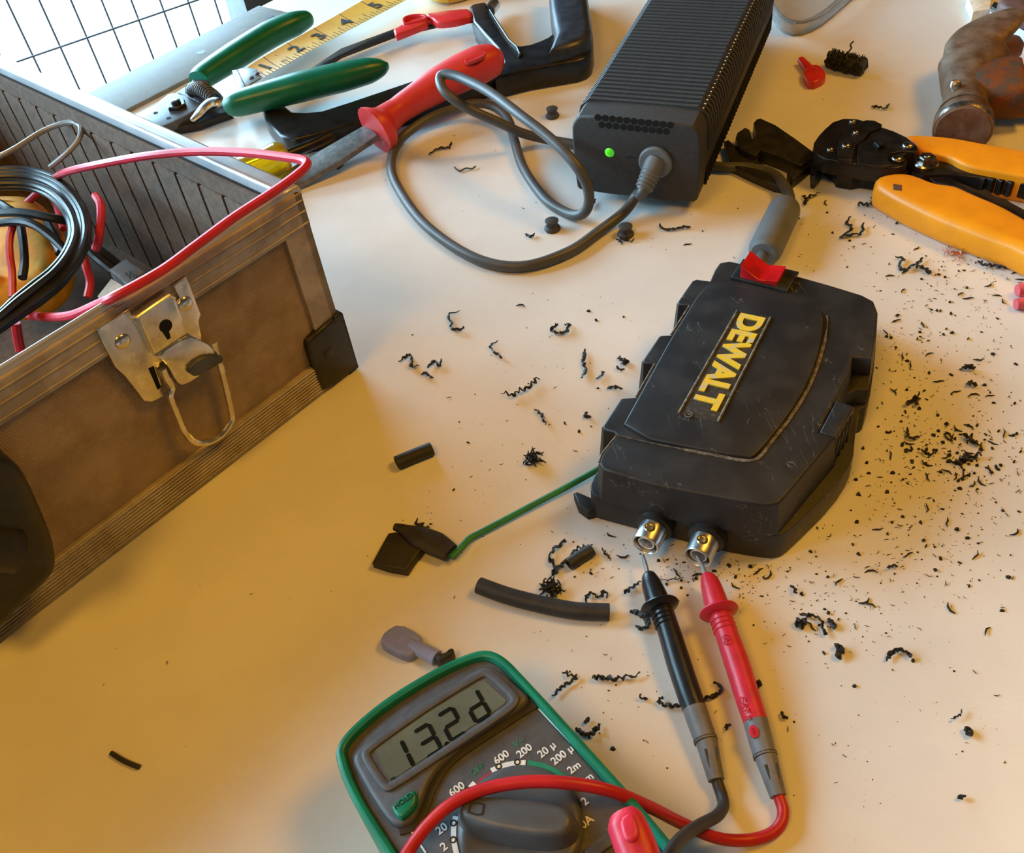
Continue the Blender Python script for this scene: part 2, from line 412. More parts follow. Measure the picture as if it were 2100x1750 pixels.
# ------------------------------------------------------------------ open tool case
BY = R(43.3); BU = Vector((math.cos(BY), math.sin(BY), 0)); BV = Vector((-BU.y, BU.x, 0)); BC = at(726, 758)
def TB(a, b, z): return BC - BU * (a * MM) + BV * (b * MM) + Z * (z * MM)
def tbox(a0, a1, b0, b1, z0, z1, bev=0.0):
    return box(TB(a1, b0, z0), BU * ((a1 - a0) * MM), BV * ((b1 - b0) * MM), Z * ((z1 - z0) * MM), bev)
BL, BD, BH = 400, 330, 92
case = thing('tool_case', TB(BL / 2, BD / 2, 0), 'open tan cloth and aluminium tool case full of tangled wires', 'tool case')
mk('front_panel', tbox(4, BL - 4, 1.6, 5, 3, BH - 2), M['cloth'], case)
mk('side_panel', tbox(1.6, 5, 4, BD - 4, 3, BH - 2), M['cloth'], case)
mk('side_panel', tbox(BL - 5, BL - 1.6, 4, BD - 4, 3, BH - 2), M['cloth'], case)
mk('back_panel', tbox(4, BL - 4, BD - 5, BD - 1.6, 3, BH - 2), M['cloth'], case)
mk('case_floor', tbox(4, BL - 4, 4, BD - 4, 2, 5), M['foam'], case)
# aluminium edging with raised ridges
def edging(name, a0, a1, b0, b1, z0, z1, ridge=(), ax='a'):
    o = mk(name, tbox(a0, a1, b0, b1, z0, z1, .8), M['alutan'], case)
    return o
e = edging('top_edging', 0, BL, 0, 3, 77.5, BH)
for z in (79.0, 84.2, 88.8): mk('ridge', tube([TB(0.6, 0.0, z), TB(BL - .6, 0.0, z)], .45, 8), M['alutan'], e)
e = edging('bottom_edging', 0, BL, -0.4, 3, 0.5, 16)
for k in range(9):
    z = 2.3 + k * 1.55
    mk('ridge', tube([TB(8, -.5, z), TB(BL - 8, -.5, z)], .5, 6), M['alutan'], e)
e = edging('corner_edging', 0, 12.5, 0.3, 3, 14, 79)
mk('corner_edging', tbox(0, 3, 0.3, 13, 14, 79, .6), M['alutan'], case)
mk('bottom_edging', tbox(-.4, 3, 0, BD, .5, 16, .8), M['alutan'], case)
mk('top_edging', tbox(0, 3, 0, BD, 77.5, BH, .8), M['alutan'], case)
# rim: bright rolled lip on all four sides
mk('rim', tube([TB(3, 3.0, BH + .2), TB(BL - 3, 3.0, BH + .2)], 1.7, 10, h=2.2), M['alu'], case)
mk('rim', tbox(-1.2, 6.5, 1.5, BD, BH - 2.5, BH + 2.6, 1.8), M['alu'], case)
mk('rim', tbox(BL - 6.5, BL + 1.2, 1.5, BD, BH - 2.5, BH + 2.6, 1.8), M['alu'], case)
mk('rim', tbox(0, BL, BD - 6, BD + 1, BH - 2.5, BH + 2.6, 1.8), M['alu'], case)
# foam lining: a plain band at the top, ribs with dark slots between them below
lin = mk('foam_lining', tbox(5, 8, 5, BD - 5, 5, 89), M['groove'], case)
mk('lining_band', tbox(8, 9.4, 5, BD - 5, 82, 89.5), M['foam'], lin)
r0 = None
for k in range(18):
    b = 9 + k * 17.0
    if r0 is None: r0 = mk('lining_rib', tbox(8, 10.2, b, b + 15.2, 5, 81.8, .6), M['foam'], lin)
    else: again(r0, BV * (k * 17.0 * MM))
mk('foam_lining', tbox(BL - 9, BL - 5, 5, BD - 5, 5, 89), M['foam'], case)
mk('foam_lining', tbox(9, BL - 9, 5, 8.5, 5, 89), M['foam'], case)
mk('foam_lining', tbox(9, BL - 9, BD - 9, BD - 5, 5, 89), M['foam'], case)
# black corner guard
cg = mk('corner_guard', join(slab([TB(19.5, -1.6, 28), TB(18, -1.6, 31), TB(-1.0, -1.6, 33), TB(-1.6, -1.6, 12), TB(-1.6, -1.6, .8), TB(17, -1.6, .8), TB(20, -1.6, 3.5)], 5, 1.6, -BV, 1),
                             tbox(-1.8, 3, -1.4, 19, .8, 33, 1.2)), M['blackp'], case)
mk('rivet', domef(TB(11, -1.6, 19), -BV, 2.6, .8), M['blackp'], cg)
# latch, traced on the front face
fp = lambda x, y, h=0: onpl(180 + x / 4.729, 560 + y / 4.73, TB(0, -h, 0), BV)
lt = mk('latch_plate', slab([fp(x, y, 1.4) for x, y in [(90, 545), (400, 350), (450, 440), (520, 520), (900, 250), (830, 130), (955, 35), (990, 110), (1100, 400), (1080, 470), (1110, 660), (1000, 640), (700, 880), (720, 1120), (745, 1200), (620, 1255), (550, 1245), (370, 1010), (270, 920), (150, 690)]], 1.4, .5, -BV), M['chrome'], case)
tag(lt, 'chrome butterfly latch plate')
for x, y in ((340, 665), (945, 300)): mk('rivet', domef(fp(x, y, 1.4), -BV, 3.0, 1.2), M['chrome'], lt)
mk('slot', slab([fp(x, y, 1.55) for x, y in [(590, 930), (640, 905), (710, 1110), (680, 1135)]], .6, 0, -BV), M['hole'], lt)
lv = mk('latch_lever', slab([fp(x, y, 4.5) for x, y in [(480, 420), (800, 210), (850, 240), (970, 590), (650, 800), (500, 460)]], 3.4, .8, -BV), M['chrome'], case)
mk('lever_lip', tube([fp(400, 415, 4.6), fp(475, 430, 5.0), fp(790, 215, 5.0), fp(840, 245, 4.8)], .8, 8), M['chrome'], lv)
mk('keyhole', join(lathe([(2.5, 0), (2.5, .25)], fp(755, 515, 4.5), -BV, 16), slab([fp(x, y, 4.7) for x, y in [(730, 580), (790, 570), (805, 630), (775, 650)]], .3, 0, -BV)), M['hole'], lv)
mk('lever_step', slab([fp(x, y, 3.6) for x, y in [(660, 800), (970, 595), (1110, 660), (1190, 700), (1330, 850), (1160, 960), (930, 1110), (860, 1060), (780, 900)]], 2.4, .9, -BV, 1), M['chrome'], lv)
mk('finger_tab', slab([fp(x, y, 5.2) for x, y in [(960, 960), (1080, 830), (1290, 790), (1335, 855), (1210, 930), (1060, 1020)]], 1.6, .6, -BV, 1), M['dsteel'], lv)
bail = [(725, 930, 3), (760, 1020, 3), (815, 1110, 3), (800, 1200, 3), (860, 1360, 3), (940, 1540, 3), (1040, 1640, 3), (1180, 1640, 3), (1300, 1570, 3), (1385, 1450, 3), (1395, 1370, 3), (1340, 1120, 3), (1280, 880, 3), (1215, 670, 3)]
mk('wire_bail', tube(spline([fp(x, y, h) for x, y, h in bail], 5), 1.35, 10), M['chrome'], lt)
# carrying handle at the middle of the front
hp = lambda x, y, h: onpl(x, y, TB(0, -h, 0), BV)
hd = mk('carry_handle', slab([hp(x, y, 15) for x, y in [(-90, 985), (-30, 940), (8, 942), (48, 960), (72, 998), (100, 1062), (122, 1120), (128, 1160), (118, 1190), (60, 1245), (0, 1310), (-60, 1350), (-90, 1200)]], 14.4, 6, -BV, 2, seg=5), M['blackp'], case)
mk('handle_hinge', tube([hp(-60, 1120, 15), hp(25, 1130, 15)], 8, 14), M['blackp'], hd)

# things lying in the case
def wire(name, lst, r, mat, label, cat='wire', n=5, seg=8, group=None):
    return tag(mk(name, tube(spline([at(*p) for p in lst], n), r, seg), mat), label, cat, group)
bagp = [at(x, y, z) for x, y, z in [(-60, 400, 47), (20, 385, 50), (75, 392, 50), (118, 450, 46), (130, 520, 40), (90, 575, 38), (20, 600, 38), (-60, 590, 42)]]
tag(mk('orange_bag', slab(bagp, 20, 9, Z, 2, bot=5, seg=4), M['orangeb']), 'crumpled orange bag under the black cable coil in the case', 'bag')
coil = thing('cable_coil', at(60, 500, 12), 'thick coil of glossy black cable lying in the tool case', 'cable coil')
outer = [(-60, 352), (20, 346), (80, 352), (130, 376), (168, 420), (182, 470), (170, 520), (140, 568), (95, 610), (40, 648), (-10, 682), (-60, 705)]
for k in range(6):
    s = k * 7.5
    cx_, cy_ = 20, 520
    lst = []
    for i, (x, y) in enumerate(outer):
        d = math.hypot(x - cx_, y - cy_) or 1; f = 1 - s / d
        lst.append((cx_ + (x - cx_) * f, cy_ + (y - cy_) * f, 66 + 3.0 * ((k * 2) % 3) - (k % 2) * 3 - 4 * math.sin(i * .55)))
    mk('strand', tube(spline([at(*p) for p in lst], 5), 1.55, 9), M['blackw'], coil)
for lst in ([(-40, 440, 62), (20, 436, 64), (60, 438, 64), (110, 448, 62), (150, 455, 58)], [(-40, 462, 60), (30, 455, 62), (70, 462, 62), (110, 490, 58), (140, 520, 54)],
            [(-30, 400, 56), (20, 430, 58), (60, 455, 58), (100, 480, 54), (125, 515, 50)], [(42, 460, 52), (48, 500, 50), (50, 540, 48), (46, 570, 46)], [(95, 450, 50), (115, 490, 48), (122, 520, 46)]):
    mk('strand', tube(spline([at(*p) for p in lst], 5), 2.0, 9), M['blackw'], coil)
wire('grey_cable', [(-20, 330, 76), (30, 305, 78), (90, 268, 80), (140, 251, 82), (165, 258, 82), (162, 285, 80), (140, 312, 77), (103, 343, 72)], 1.3, M['greyw'], 'thin grey cable arching up over the black coil in the case', 'cable')
wire('red_hookup_wire', [(62, 648, 62), (105, 651, 70), (150, 646, 80), (200, 625, 90), (240, 606, 97), (330, 556, 98), (400, 505, 100), (480, 446, 103), (560, 394, 106), (605, 362, 108), (627, 342, 109), (625, 330, 109), (590, 323, 108), (500, 313, 105), (400, 311, 101), (300, 320, 96), (200, 338, 86), (140, 352, 74), (112, 366, 62), (75, 398, 52), (40, 430, 44)], 1.75, M['redw'], 'long red wire looping out over the rim of the tool case', n=6, seg=10)
wire('red_jumper_wire', [(196, 402, 66), (206, 420, 66), (207, 450, 64), (202, 490, 60), (196, 512, 56)], 1.9, M['redw'], 'short red wire bowing out beside the black cable coil')
wire('red_branch_wire', [(98, 392, 46), (112, 412, 46), (122, 440, 46), (130, 470, 44)], 1.7, M['redw'], 'red wire crossing the orange bag inside the coil ring')
wire('red_drop_wire', [(28, 458, 60), (20, 490, 56), (20, 520, 52), (25, 560, 46), (26, 610, 40)], 1.7, M['redw'], 'red wire hanging down in front of the orange bag')
wire('red_pair_wire', [(170, 525, 50), (178, 550, 46), (185, 580, 40), (180, 610, 36)], 1.9, M['redw'], 'red wire running down under the coil to the case floor')
wire('red_stub_wire', [(32, 662, 52), (36, 690, 46), (42, 720, 40)], 2.0, M['redw'], 'red wire end poking out by the case front wall')
cn = thing('wire_connector', at(225, 560, 30), 'grey connector with a marked paper label on two black leads', 'connector')
mk('lead', tube(spline([at(*p) for p in [(172, 505, 44), (200, 530, 42), (232, 556, 38)]], 4), 2.2, 8), M['blackw'], cn)
mk('lead', tube(spline([at(*p) for p in [(185, 500, 42), (215, 522, 40), (245, 546, 36)]], 4), 2.2, 8), M['blackw'], cn)
mk('housing', slab([at(x, y, 40) for x, y in [(222, 552), (258, 528), (300, 556), (262, 585)]], 9, 1.2), M['boot'], cn)
lb = mk('paper_label', slab([at(x, y, 43) for x, y in [(200, 608), (228, 572), (258, 590), (240, 615), (215, 622)]], .5), M['tagp'], cn)
mk('pen_mark', tube([at(x, y, 41) for x, y in [(258, 560), (268, 572), (266, 556), (280, 568)]], .35, 6), M['ink'], cn)

# ------------------------------------------------------------------ power supply brick
PY = R(-26.8); PX = Vector((math.cos(PY), math.sin(PY), 0)); PV = Vector((-PX.y, PX.x, 0)); PO = at(1181, 392, 6)
PW, PL, PH0, PH1 = 65.0, 205.0, 6.0, 50.0
PO.z = 0
def P(x, y, z): return PO + PX * (x * MM) + PV * (y * MM) + Z * (z * MM)
psu = thing('power_supply', P(PW / 2, PL / 2, 0), 'long charcoal power supply brick with ridged top and green light', 'power supply')
prof = [(3, PH0), (PW - 3, PH0), (PW, PH0 + 3), (PW + .5, PH1 - 9), (PW - 1, PH1 - 4), (PW - 5, PH1), (5, PH1), (1, PH1 - 4), (-.5, PH1 - 9), (0, PH0 + 3)]
body = slab([P(x, 0, z) for x, z in prof], PL, 1.5, -PV, 1, bot=1.5)
mk('shell', body, M['psu'], psu)
# fins: C-shaped strips over the top and the upper sides
def cfin(y, w_=2.3):
    o = .9
    pr = [(PW + .5 + o, 28), (PW + .6 + o, PH1 - 9), (PW - .6 + o * .6, PH1 - 3.4), (PW - 5, PH1 + o), (5, PH1 + o), (.6 - o * .6, PH1 - 3.4), (-.6 - o, PH1 - 9), (-.5 - o, 28)]
    inn = [(PW - 1, 28.4), (PW - 1, PH1 - 9.4), (PW - 2.4, PH1 - 4.4), (PW - 5.4, PH1 - 1), (5.4, PH1 - 1), (2.4, PH1 - 4.4), (1, PH1 - 9.4), (1, 28.4)]
    V = [P(x, y, z) for x, z in pr] + [P(x, y, z) for x, z in inn] + [P(x, y + w_, z) for x, z in pr] + [P(x, y + w_, z) for x, z in inn]
    m = len(pr); Fc = []
    for i in range(m - 1):
        Fc += [[i, i + 1, 2 * m + i + 1, 2 * m + i], [i, m + i, m + i + 1, i + 1], [2 * m + i, 2 * m + i + 1, 3 * m + i + 1, 3 * m + i]]
    Fc += [[0, 2 * m, 3 * m, m], [m - 1, 2 * m - 1, 4 * m - 1, 3 * m - 1]]
    return V, Fc
f0 = mk('cooling_fin', cfin(15), M['psu'], psu)
for k in range(1, 44): again(f0, PV * (k * 4.25 * MM))
d0 = mk('fin_stud', domef(P(PW - 3.2, 15 + 3.2, PH1 - 1.6), (Z + PX * .7).normalized(), .75, .9, 8, 2), M['chrome'], psu)
for k in range(1, 44): again(d0, PV * (k * 4.25 * MM))
s0 = mk('vent_slot', box(P(PW - .4, 15, 8.5), PX * (1.1 * MM), PV * (2.0 * MM), Z * (10 * MM)), M['hole'], psu)
for k in range(1, 44): again(s0, PV * (k * 4.25 * MM))
for x, y in ((12, 22), (53, 22), (12, 185), (53, 185)): mk('foot', lathe([(4, 0), (4.4, 1), (4.4, 6.3)], P(x, y, 0), Z, 14), M['rubber'], psu)
pf = lambda x, y: onpl(x, y, P(0, 0, 0), PV) - PV * (.05 * MM)
h0 = None; 
for row, (p0, p1, n) in enumerate((((1226, 241), (1374, 257), 11), ((1234, 256), (1367, 270), 10))):
    for k in range(n):
        c = pf(p0[0] + (p1[0] - p0[0]) * k / (n - 1), p0[1] + (p1[1] - p0[1]) * k / (n - 1))
        if h0 is None: h0 = mk('vent_hole', lathe([(1.75, -.4), (1.75, .05)], c, -PV, 12), M['hole'], psu); hb = c
        else: again(h0, c - hb)
mk('status_light', domef(pf(1250, 313), -PV, 2.5, .9), M['led'], psu)
mk('face_seam', tube([pf(1283, 322), pf(1306, 324)], .18, 6), M['hole'], psu)
fc = pf(1345, 332)
ax = (-PV * .72 - Z * .62 - PX * .22).normalized()
bu = mk('cord_bushing', join(lathe([(8.6, 0), (8.6, 1.0), (7.8, 1.7), (5, 2.0)], fc, -PV, 28), lathe([(5.4, -1), (5.3, 4), (4.6, 9), (4.2, 13), (3.4, 15.5)], fc, ax, 20)), M['bead'], psu)
for k in range(5): mk('ridge', lathe([(4.9 - k * .15, 5 + k * 2.0), (5.25 - k * .15, 5.3 + k * 2.0), (5.25 - k * .15, 6.0 + k * 2.0), (4.8 - k * .15, 6.3 + k * 2.0)], fc, ax, 20), M['bead'], bu)
cpath = [fc + ax * .010, fc + ax * .017] + [at(*p) for p in [(1306, 400, 11), (1280, 435, 5.0), (1228, 475, 2.9), (1164, 518, 2.9), (1068, 547, 2.9), (972, 529, 2.9), (876, 465, 2.9), (820, 392, 2.9), (802, 339, 3.2), (820, 288, 5), (874, 246, 8), (934, 222, 10), (978, 212, 11), (1017, 221, 10), (1042, 246, 8), (1055, 288, 5), (1074, 346, 3), (1116, 406, 2.9), (1158, 435, 2.9), (1190, 441, 6), (1207, 419, 13), (1203, 378, 23), (1174, 330, 33), (1126, 282, 39), (1068, 237, 43), (1004, 189, 45), (946, 160, 45), (914, 152, 45), (902, 162, 43), (914, 190, 39), (959, 222, 31), (1020, 250, 21), (1068, 272, 12), (1116, 285, 5), (1172, 295, 2.9), (1260, 312, 2.9), (1380, 330, 2.9), (1470, 342, 2.9), (1530, 344, 3.2), (1580, 355, 4.2), (1608, 380, 6), (1619, 410, 7.5), (1609, 440, 8)]]
mk('power_cord', tube(spline(cpath, 7), 2.75, 12), M['cord'], psu)
b0, b1 = at(1612, 424, 8), at(1565, 522, 8.5)
ba = (b1 - b0); bl = ba.length / MM
bd = mk('ferrite_bead', lathe([(3.2, -1), (5.2, -.4), (7.2, 1.2), (7.9, 4), (7.9, bl - 4), (7.2, bl - 1.2), (5.8, bl), (3, bl + .2)], b0, ba, 24), M['bead'], psu)
mk('power_cord', tube(spline([b0 + ba * .9, b1 + ba * .05, at(1562, 538, 11), at(1550, 556, 15)], 5), 2.6, 12), M['cord'], psu)

# ------------------------------------------------------------------ black case with switch and sockets
DY = R(-33.6); DX = Vector((math.cos(DY), math.sin(DY), 0)); DV = Vector((-DX.y, DX.x, 0))
c1 = crop(1180, 480, 2.5); c2 = crop(1190, 840, 4.667)
dw = thing('drill_case', at(1500, 850, 0), 'scuffed black plastic case with worn yellow lettering and two metal sockets', 'plastic case')
lid = [(690, 238), (715, 180), (740, 145), (790, 136), (1110, 205), (1300, 258), (1470, 310), (1530, 342), (1552, 400), (1545, 520), (1520, 640), (1425, 630), (1405, 730), (1330, 860), (1270, 975), (1250, 1015), (1335, 1042), (1200, 1200), (1085, 1338), (1045, 1380), (985, 1392), (800, 1360), (600, 1325), (400, 1285), (200, 1225), (140, 1205), (118, 1170), (135, 1125), (210, 1035), (200, 1015), (145, 1000), (135, 985), (232, 842), (245, 838), (310, 835), (405, 665), (350, 660), (340, 648), (428, 522), (440, 517), (490, 515), (585, 365), (528, 360), (520, 348), (598, 238), (620, 229)]
basep = [(75, 1300), (85, 1260), (130, 1190), (225, 1082), (322, 902), (414, 732), (499, 584), (592, 434), (645, 340), (715, 245), (760, 212), (1110, 275), (1300, 330), (1480, 388), (1545, 455), (1538, 640), (1503, 885), (1450, 900), (1432, 1060), (1425, 1150), (1335, 1290), (1110, 1510), (1050, 1550), (960, 1545), (750, 1510), (450, 1432), (130, 1352), (88, 1335)]
mk('lower_shell', slab(pts(basep, 13.2, c1), 13.2, .5, Z, 1, bot=1.2, taper=-.3), M['dw'], dw)
ld = mk('lid', slab(pts(lid, 29, c1), 15.6, 1.1, Z, 0, seg=4, taper=-1.2), M['dw'], dw)
panel = [(222, 1018), (880, 1150), (935, 1130), (1095, 930), (1195, 765), (1255, 600), (1280, 440), (1262, 385), (1060, 316), (760, 250), (690, 246), (620, 320), (590, 372), (495, 522), (412, 672), (318, 842)]
mk('raised_panel', slab(pts(panel, 30.2, c1), 1.6, .8, Z, 1), M['dw'], ld)
edge = [(205, 1030), (400, 1075), (700, 1132), (850, 1160), (905, 1160), (950, 1138), (1020, 1045), (1110, 930), (1205, 768), (1265, 600), (1292, 470), (1290, 420)]
mk('panel_edge', tube(spline([at(*c1(*p), 29.1) for p in edge], 5), [.2] * 8 + [.75] * 40 + [.3] * 8, 8, h=.35), M['dwwear'], ld)
for seg_ in ([(585, 367), (490, 516)], [(405, 667), (310, 836)], [(210, 1036), (135, 1128), (120, 1170)]):
    mk('worn_edge', tube([at(*c1(*p), 28.7) for p in seg_], .35, 6), M['dwwear'], ld)
# latch on the long side and ribs under it
la = mk('latch_tab', slab(pts([(1338, 852), (1432, 882), (1337, 1044), (1250, 1017)], 29.2, c1), 27, .8, Z), M['dw'], dw)
mk('latch_recess', slab(pts([(1425, 634), (1515, 642), (1503, 800), (1440, 800), (1345, 850), (1410, 740)], 21, c1), 7.5, .3, Z), M['dw'], dw)
for k in range(4):
    p = at(*c1(1355 + k * 21, 1013 - k * 36), 29.2)
    mk('grip_rib', tube([p - Z * .003, p - Z * .024], .8, 8), M['dw'], la)
# name plate
L0, L1, L2, L3 = [at(x, y, 30.3) for x, y in ((1512, 638), (1580, 652), (1472, 866), (1392, 848))]
np_ = mk('name_plate', slab([L0, L1, L2, L3], .4, .1), M['logo'], ld)
lx = (L3 - L0) * .5 + (L2 - L1) * .5; ly = L1 - L0
mk('letters', fit_text('DEWALT', L0 + ly * .13 + lx * .02, lx * .90, ly * .76, Z, .045, .55), M['yellow'], np_)
for a, b in ((L0, L3), (L1, L2)): mk('plate_border', tube([a + Z * .0002, b + Z * .0002], .5, 6, h=.4), M['dwwear'], np_)
mk('registered_mark', join(lathe([(1.5, .0), (1.5, .35), (1.2, .35), (1.2, .0)], at(1412, 851, 30.4), Z, 16, True), put_text('R', at(1412, 851, 30.4), lx.normalized(), ly.normalized(), Z, 1.4, 0, .3)), M['dwwear'], np_)
# rocker switch
S0 = at(*c1(842, 236), 29); sx = (at(*c1(1030, 282), 29) - S0); sl = sx.length / MM; sx.normalize(); sv = Z.cross(sx)
mk('switch_bezel', box(S0 - sx * .0035 - sv * .0012 - Z * .0002, sx * (sl + 8.5) * MM, sv * .0142, Z * .0016, .5), M['blackp'], dw)
rk = [(0, 0), (sl, 0), (sl, 3.2), (sl * .5, 1.8), (0, 6.8)]
mk('rocker', slab([S0 + sx * (x * MM) + Z * ((z + .6) * MM) for x, z in rk], 11.2, .4, -sv), M['reds'], dw)
mk('off_mark', lathe([(1.0, .0), (1.0, .2), (.75, .2), (.75, .0)], S0 + sx * (sl + 2.3) * MM + sv * .005 + Z * .0014, Z, 12, True), M['rubber'], dw)
# sockets
for px_, py_ in ((1322.8, 1119), (1430, 1145)):
    o = at(px_, py_, 8.6); axs = -DV
    bk = o - axs * .0125
    mk('gasket', lathe([(6.6, -1.5), (6.9, 1.5), (6.6, 4.0), (5.4, 4.6)], bk, axs, 26), M['blackp'], dw)
    sk = mk('socket', lathe([(5.0, 0), (5.0, 12.1), (4.8, 12.5), (4.45, 12.5), (4.2, 12.1), (4.2, 5.0), (5.0, 0)], bk, axs, 30), M['nickel'], dw)
    mk('insert', lathe([(3.1, 4.5), (3.1, 11.4), (2.95, 11.6), (2.55, 11.6), (2.4, 11.3), (2.4, 4.5)], bk, axs, 24, True), M['nickel'], sk)
    mk('bore', lathe([(4.1, 4.0), (4.1, 4.8)], bk, axs, 20), M['hole'], sk)
    st = bk + axs * .0080 + Z * .0047
    ss = mk('set_screw', join(lathe([(1.95, -1), (1.95, .5), (1.75, .7), (1.4, .7), (1.4, .2), (.01, .15)], st, Z, 18)), M['brass'], sk)
tag(mk('black_chip', slab(pts([(1176, 1010), (1184, 1008), (1212, 1020), (1222, 1046), (1205, 1050), (1186, 1036)], 5), 4.6, .8), M['swarf']), 'ragged black plastic chip wedged beside the case corner', 'plastic chip')

# ------------------------------------------------------------------ test leads
def probe(root, ctr, mat, n=5):
    """ctr: list of (px, py, z, half width mm)"""
    return tube(spline([at(*c[:3]) for c in ctr], n), lerp_list([c[3] for c in ctr], n), 20)
def test_lead(name, label, rod, nose, guard, barrel, boot, cable, mat, cmat):
    t = thing(name, at(*guard[:2], 0), label, 'test lead', 'multimeter test leads')
    mk('tip', tube([at(*p) for p in rod], [.55, .8, .8], 10), M['nickel'], t)
    mk('nose', probe(t, nose, mat), mat, t)
    g = at(*guard[:3]); d = (at(*barrel[-1][:3]) - at(*barrel[0][:3])).normalized()
    mk('finger_guard', lathe([(3.4, -1.6), (5.2, -1.0), (6.4, -.3), (6.6, .2), (6.2, .7), (4.4, 1.5), (3.4, 2.0)], g, d, 30), mat, t)
    br = mk('barrel', probe(t, barrel, mat), mat, t)
    for k in range(4):
        o = at(*barrel[0][:3]) + d * (.003 + k * .0017)
        mk('grip_ring', lathe([(3.7, -.25), (4.0, 0), (3.7, .25)], o, d, 20), mat, br)
    bt = mk('boot', probe(t, boot, mat), M['boot'], t)
    o = at(*boot[1][:3])
    for k in range(2): mk('boot_groove', lathe([(boot[1][3] - .3, -.2), (boot[1][3] + .18, 0), (boot[1][3] - .3, .2)], o + d * (.0008 * k + .001), d, 20), M['rubber'], bt)
    e0 = at(*boot[1][:3]) + d * .005; e1 = at(*boot[-1][:3]) - d * .003
    up_ = Z - d * Z.dot(d); up_.normalize(); sd = d.cross(up_)
    for a in (-.55, .45):
        q = (up_ * math.cos(a) + sd * math.sin(a))
        mk('strain_slot', tube([e0 + q * (boot[1][3] - .25) * MM, e1 + q * (boot[-1][3] - .1) * MM], [.55, .3], 6, h=.3), M['rubber'], bt)
    mk('cable', tube(spline([at(*c) for c in cable], 6), 1.75, 12), cmat, t)
    return t, d
tk, dk = test_lead('test_lead', 'black test probe with grey boot touching a metal socket',
    [(1318, 1139, 7.6), (1322, 1153, 7.6), (1329, 1180, 7.8)],
    [(1329, 1176, 7.7, 1.5), (1331, 1182, 7.7, 2.5), (1336, 1198, 7.5, 3.4), (1345, 1222, 7.2, 3.9), (1353, 1243, 7.0, 3.9)],
    (1353, 1243, 7.0), [(1352, 1240, 7.0, 3.7), (1363, 1266, 6.6, 3.65), (1391, 1357, 5.4, 4.0), (1412, 1420, 4.8, 3.9), (1424, 1453, 4.4, 3.75)],
    [(1423, 1450, 4.4, 3.75), (1444, 1510, 4.0, 3.55), (1449, 1522, 3.9, 3.4), (1460, 1566, 3.4, 2.8), (1469, 1601, 2.9, 2.45)],
    [(1466, 1590, 2.9), (1472, 1608, 2.6), (1481, 1635, 2.6), (1483, 1655, 4.5), (1470, 1674, 9), (1440, 1690, 15), (1410, 1709, 22), (1386, 1732, 29), (1370, 1757, 34), (1355, 1790, 36)], M['probek'], M['leadk'])
tr_, dr = test_lead('test_lead', 'red test probe with grey boot resting in the metal socket',
    [(1430, 1141, 7.8), (1436, 1152, 7.8), (1449, 1182, 7.9)],
    [(1449, 1178, 7.8, 1.5), (1451, 1184, 7.8, 2.5), (1457, 1199, 7.5, 3.4), (1466, 1228, 7.2, 3.9), (1474, 1254, 7.0, 3.9)],
    (1474, 1254, 7.0), [(1473, 1250, 7.0, 3.7), (1486, 1288, 6.6, 3.65), (1510, 1357, 5.4, 4.0), (1533, 1430, 4.8, 3.9), (1550, 1481, 4.4, 3.75)],
    [(1549, 1478, 4.4, 3.75), (1566, 1541, 4.0, 3.5), (1571, 1554, 3.9, 3.35), (1584, 1597, 3.4, 2.8), (1596, 1634, 2.9, 2.4)],
    [(1592, 1622, 2.9), (1600, 1642, 2.6), (1606, 1664, 2.4), (1601, 1690, 2.4), (1578, 1712, 2.4), (1530, 1724, 2.8), (1470, 1719, 6), (1400, 1690, 13), (1335, 1657, 24), (1250, 1622, 33), (1160, 1606, 37), (1080, 1604, 38), (1000, 1617, 38), (930, 1647, 38), (880, 1690, 37), (845, 1735, 36), (822, 1775, 36)], M['prober'], M['leadr'])
# marks on the red probe
def on_probe(px_, py_, z, r):
    o = at(px_, py_, z); v = (CAMP - o); v = (v - dr * v.dot(dr)).normalized(); return o + v * (r * MM), v
o, v = on_probe(1494, 1323, 6.0, 3.85)
mk('molded_mark', join(lathe([(1.75, 0), (1.75, .18), (1.5, .18), (1.5, 0)], o, v, 24, True), put_text('A', o, dr, v.cross(dr), v, 1.8, 0, .15)), M['leadr'], tr_)
o, v = on_probe(1540, 1460, 4.6, 3.78)
mk('molded_letters', put_text('CAT II', o - v.cross(dr) * .0012, dr, v.cross(dr), v, 1.9, 0, .25), M['leadr'], tr_)
o, v = on_probe(1554, 1508, 4.3, 3.62)
o2 = o - v.cross(dr) * .0008
pch = mk('red_patch', slab([o2 + dr * (2.0 * MM * math.cos(a)) + v.cross(dr) * (1.5 * MM * math.sin(a)) + v * .0001 for a in [k * math.pi / 9 for k in range(18)]], .5, .1, v), M['prober'], tr_)
mk('patch_letters', put_text('INS', o2 + v * .0001, dr, v.cross(dr), v, 1.0, 0, .15), M['leadr'], pch)
# plug of the red lead, standing in the meter
pg = mk('plug', tube(spline([at(*p) for p in [(1277, 1676, 46), (1281, 1684, 46), (1296, 1718, 45), (1312, 1760, 44), (1322, 1800, 43)]], 5), lerp_list([3.2, 4.6, 5.0, 5.0, 5.0], 5), 20, h=lerp_list([3.0, 4.8, 5.4, 5.4, 5.4], 5), sq=.75), M['prober'], tr_)
mk('plug_pad', slab([at(x, y, 51.0) for x, y in [(1268, 1678), (1292, 1664), (1305, 1672), (1314, 1706), (1308, 1722), (1292, 1727), (1278, 1718)]], 3, 1.0, Z, 1), M['prober'], pg)
mk('plug_pin', tube([at(1320, 1795, 42), at(1320, 1795, 42) - Z * .013], 3.5, 14), M['prober'], pg)

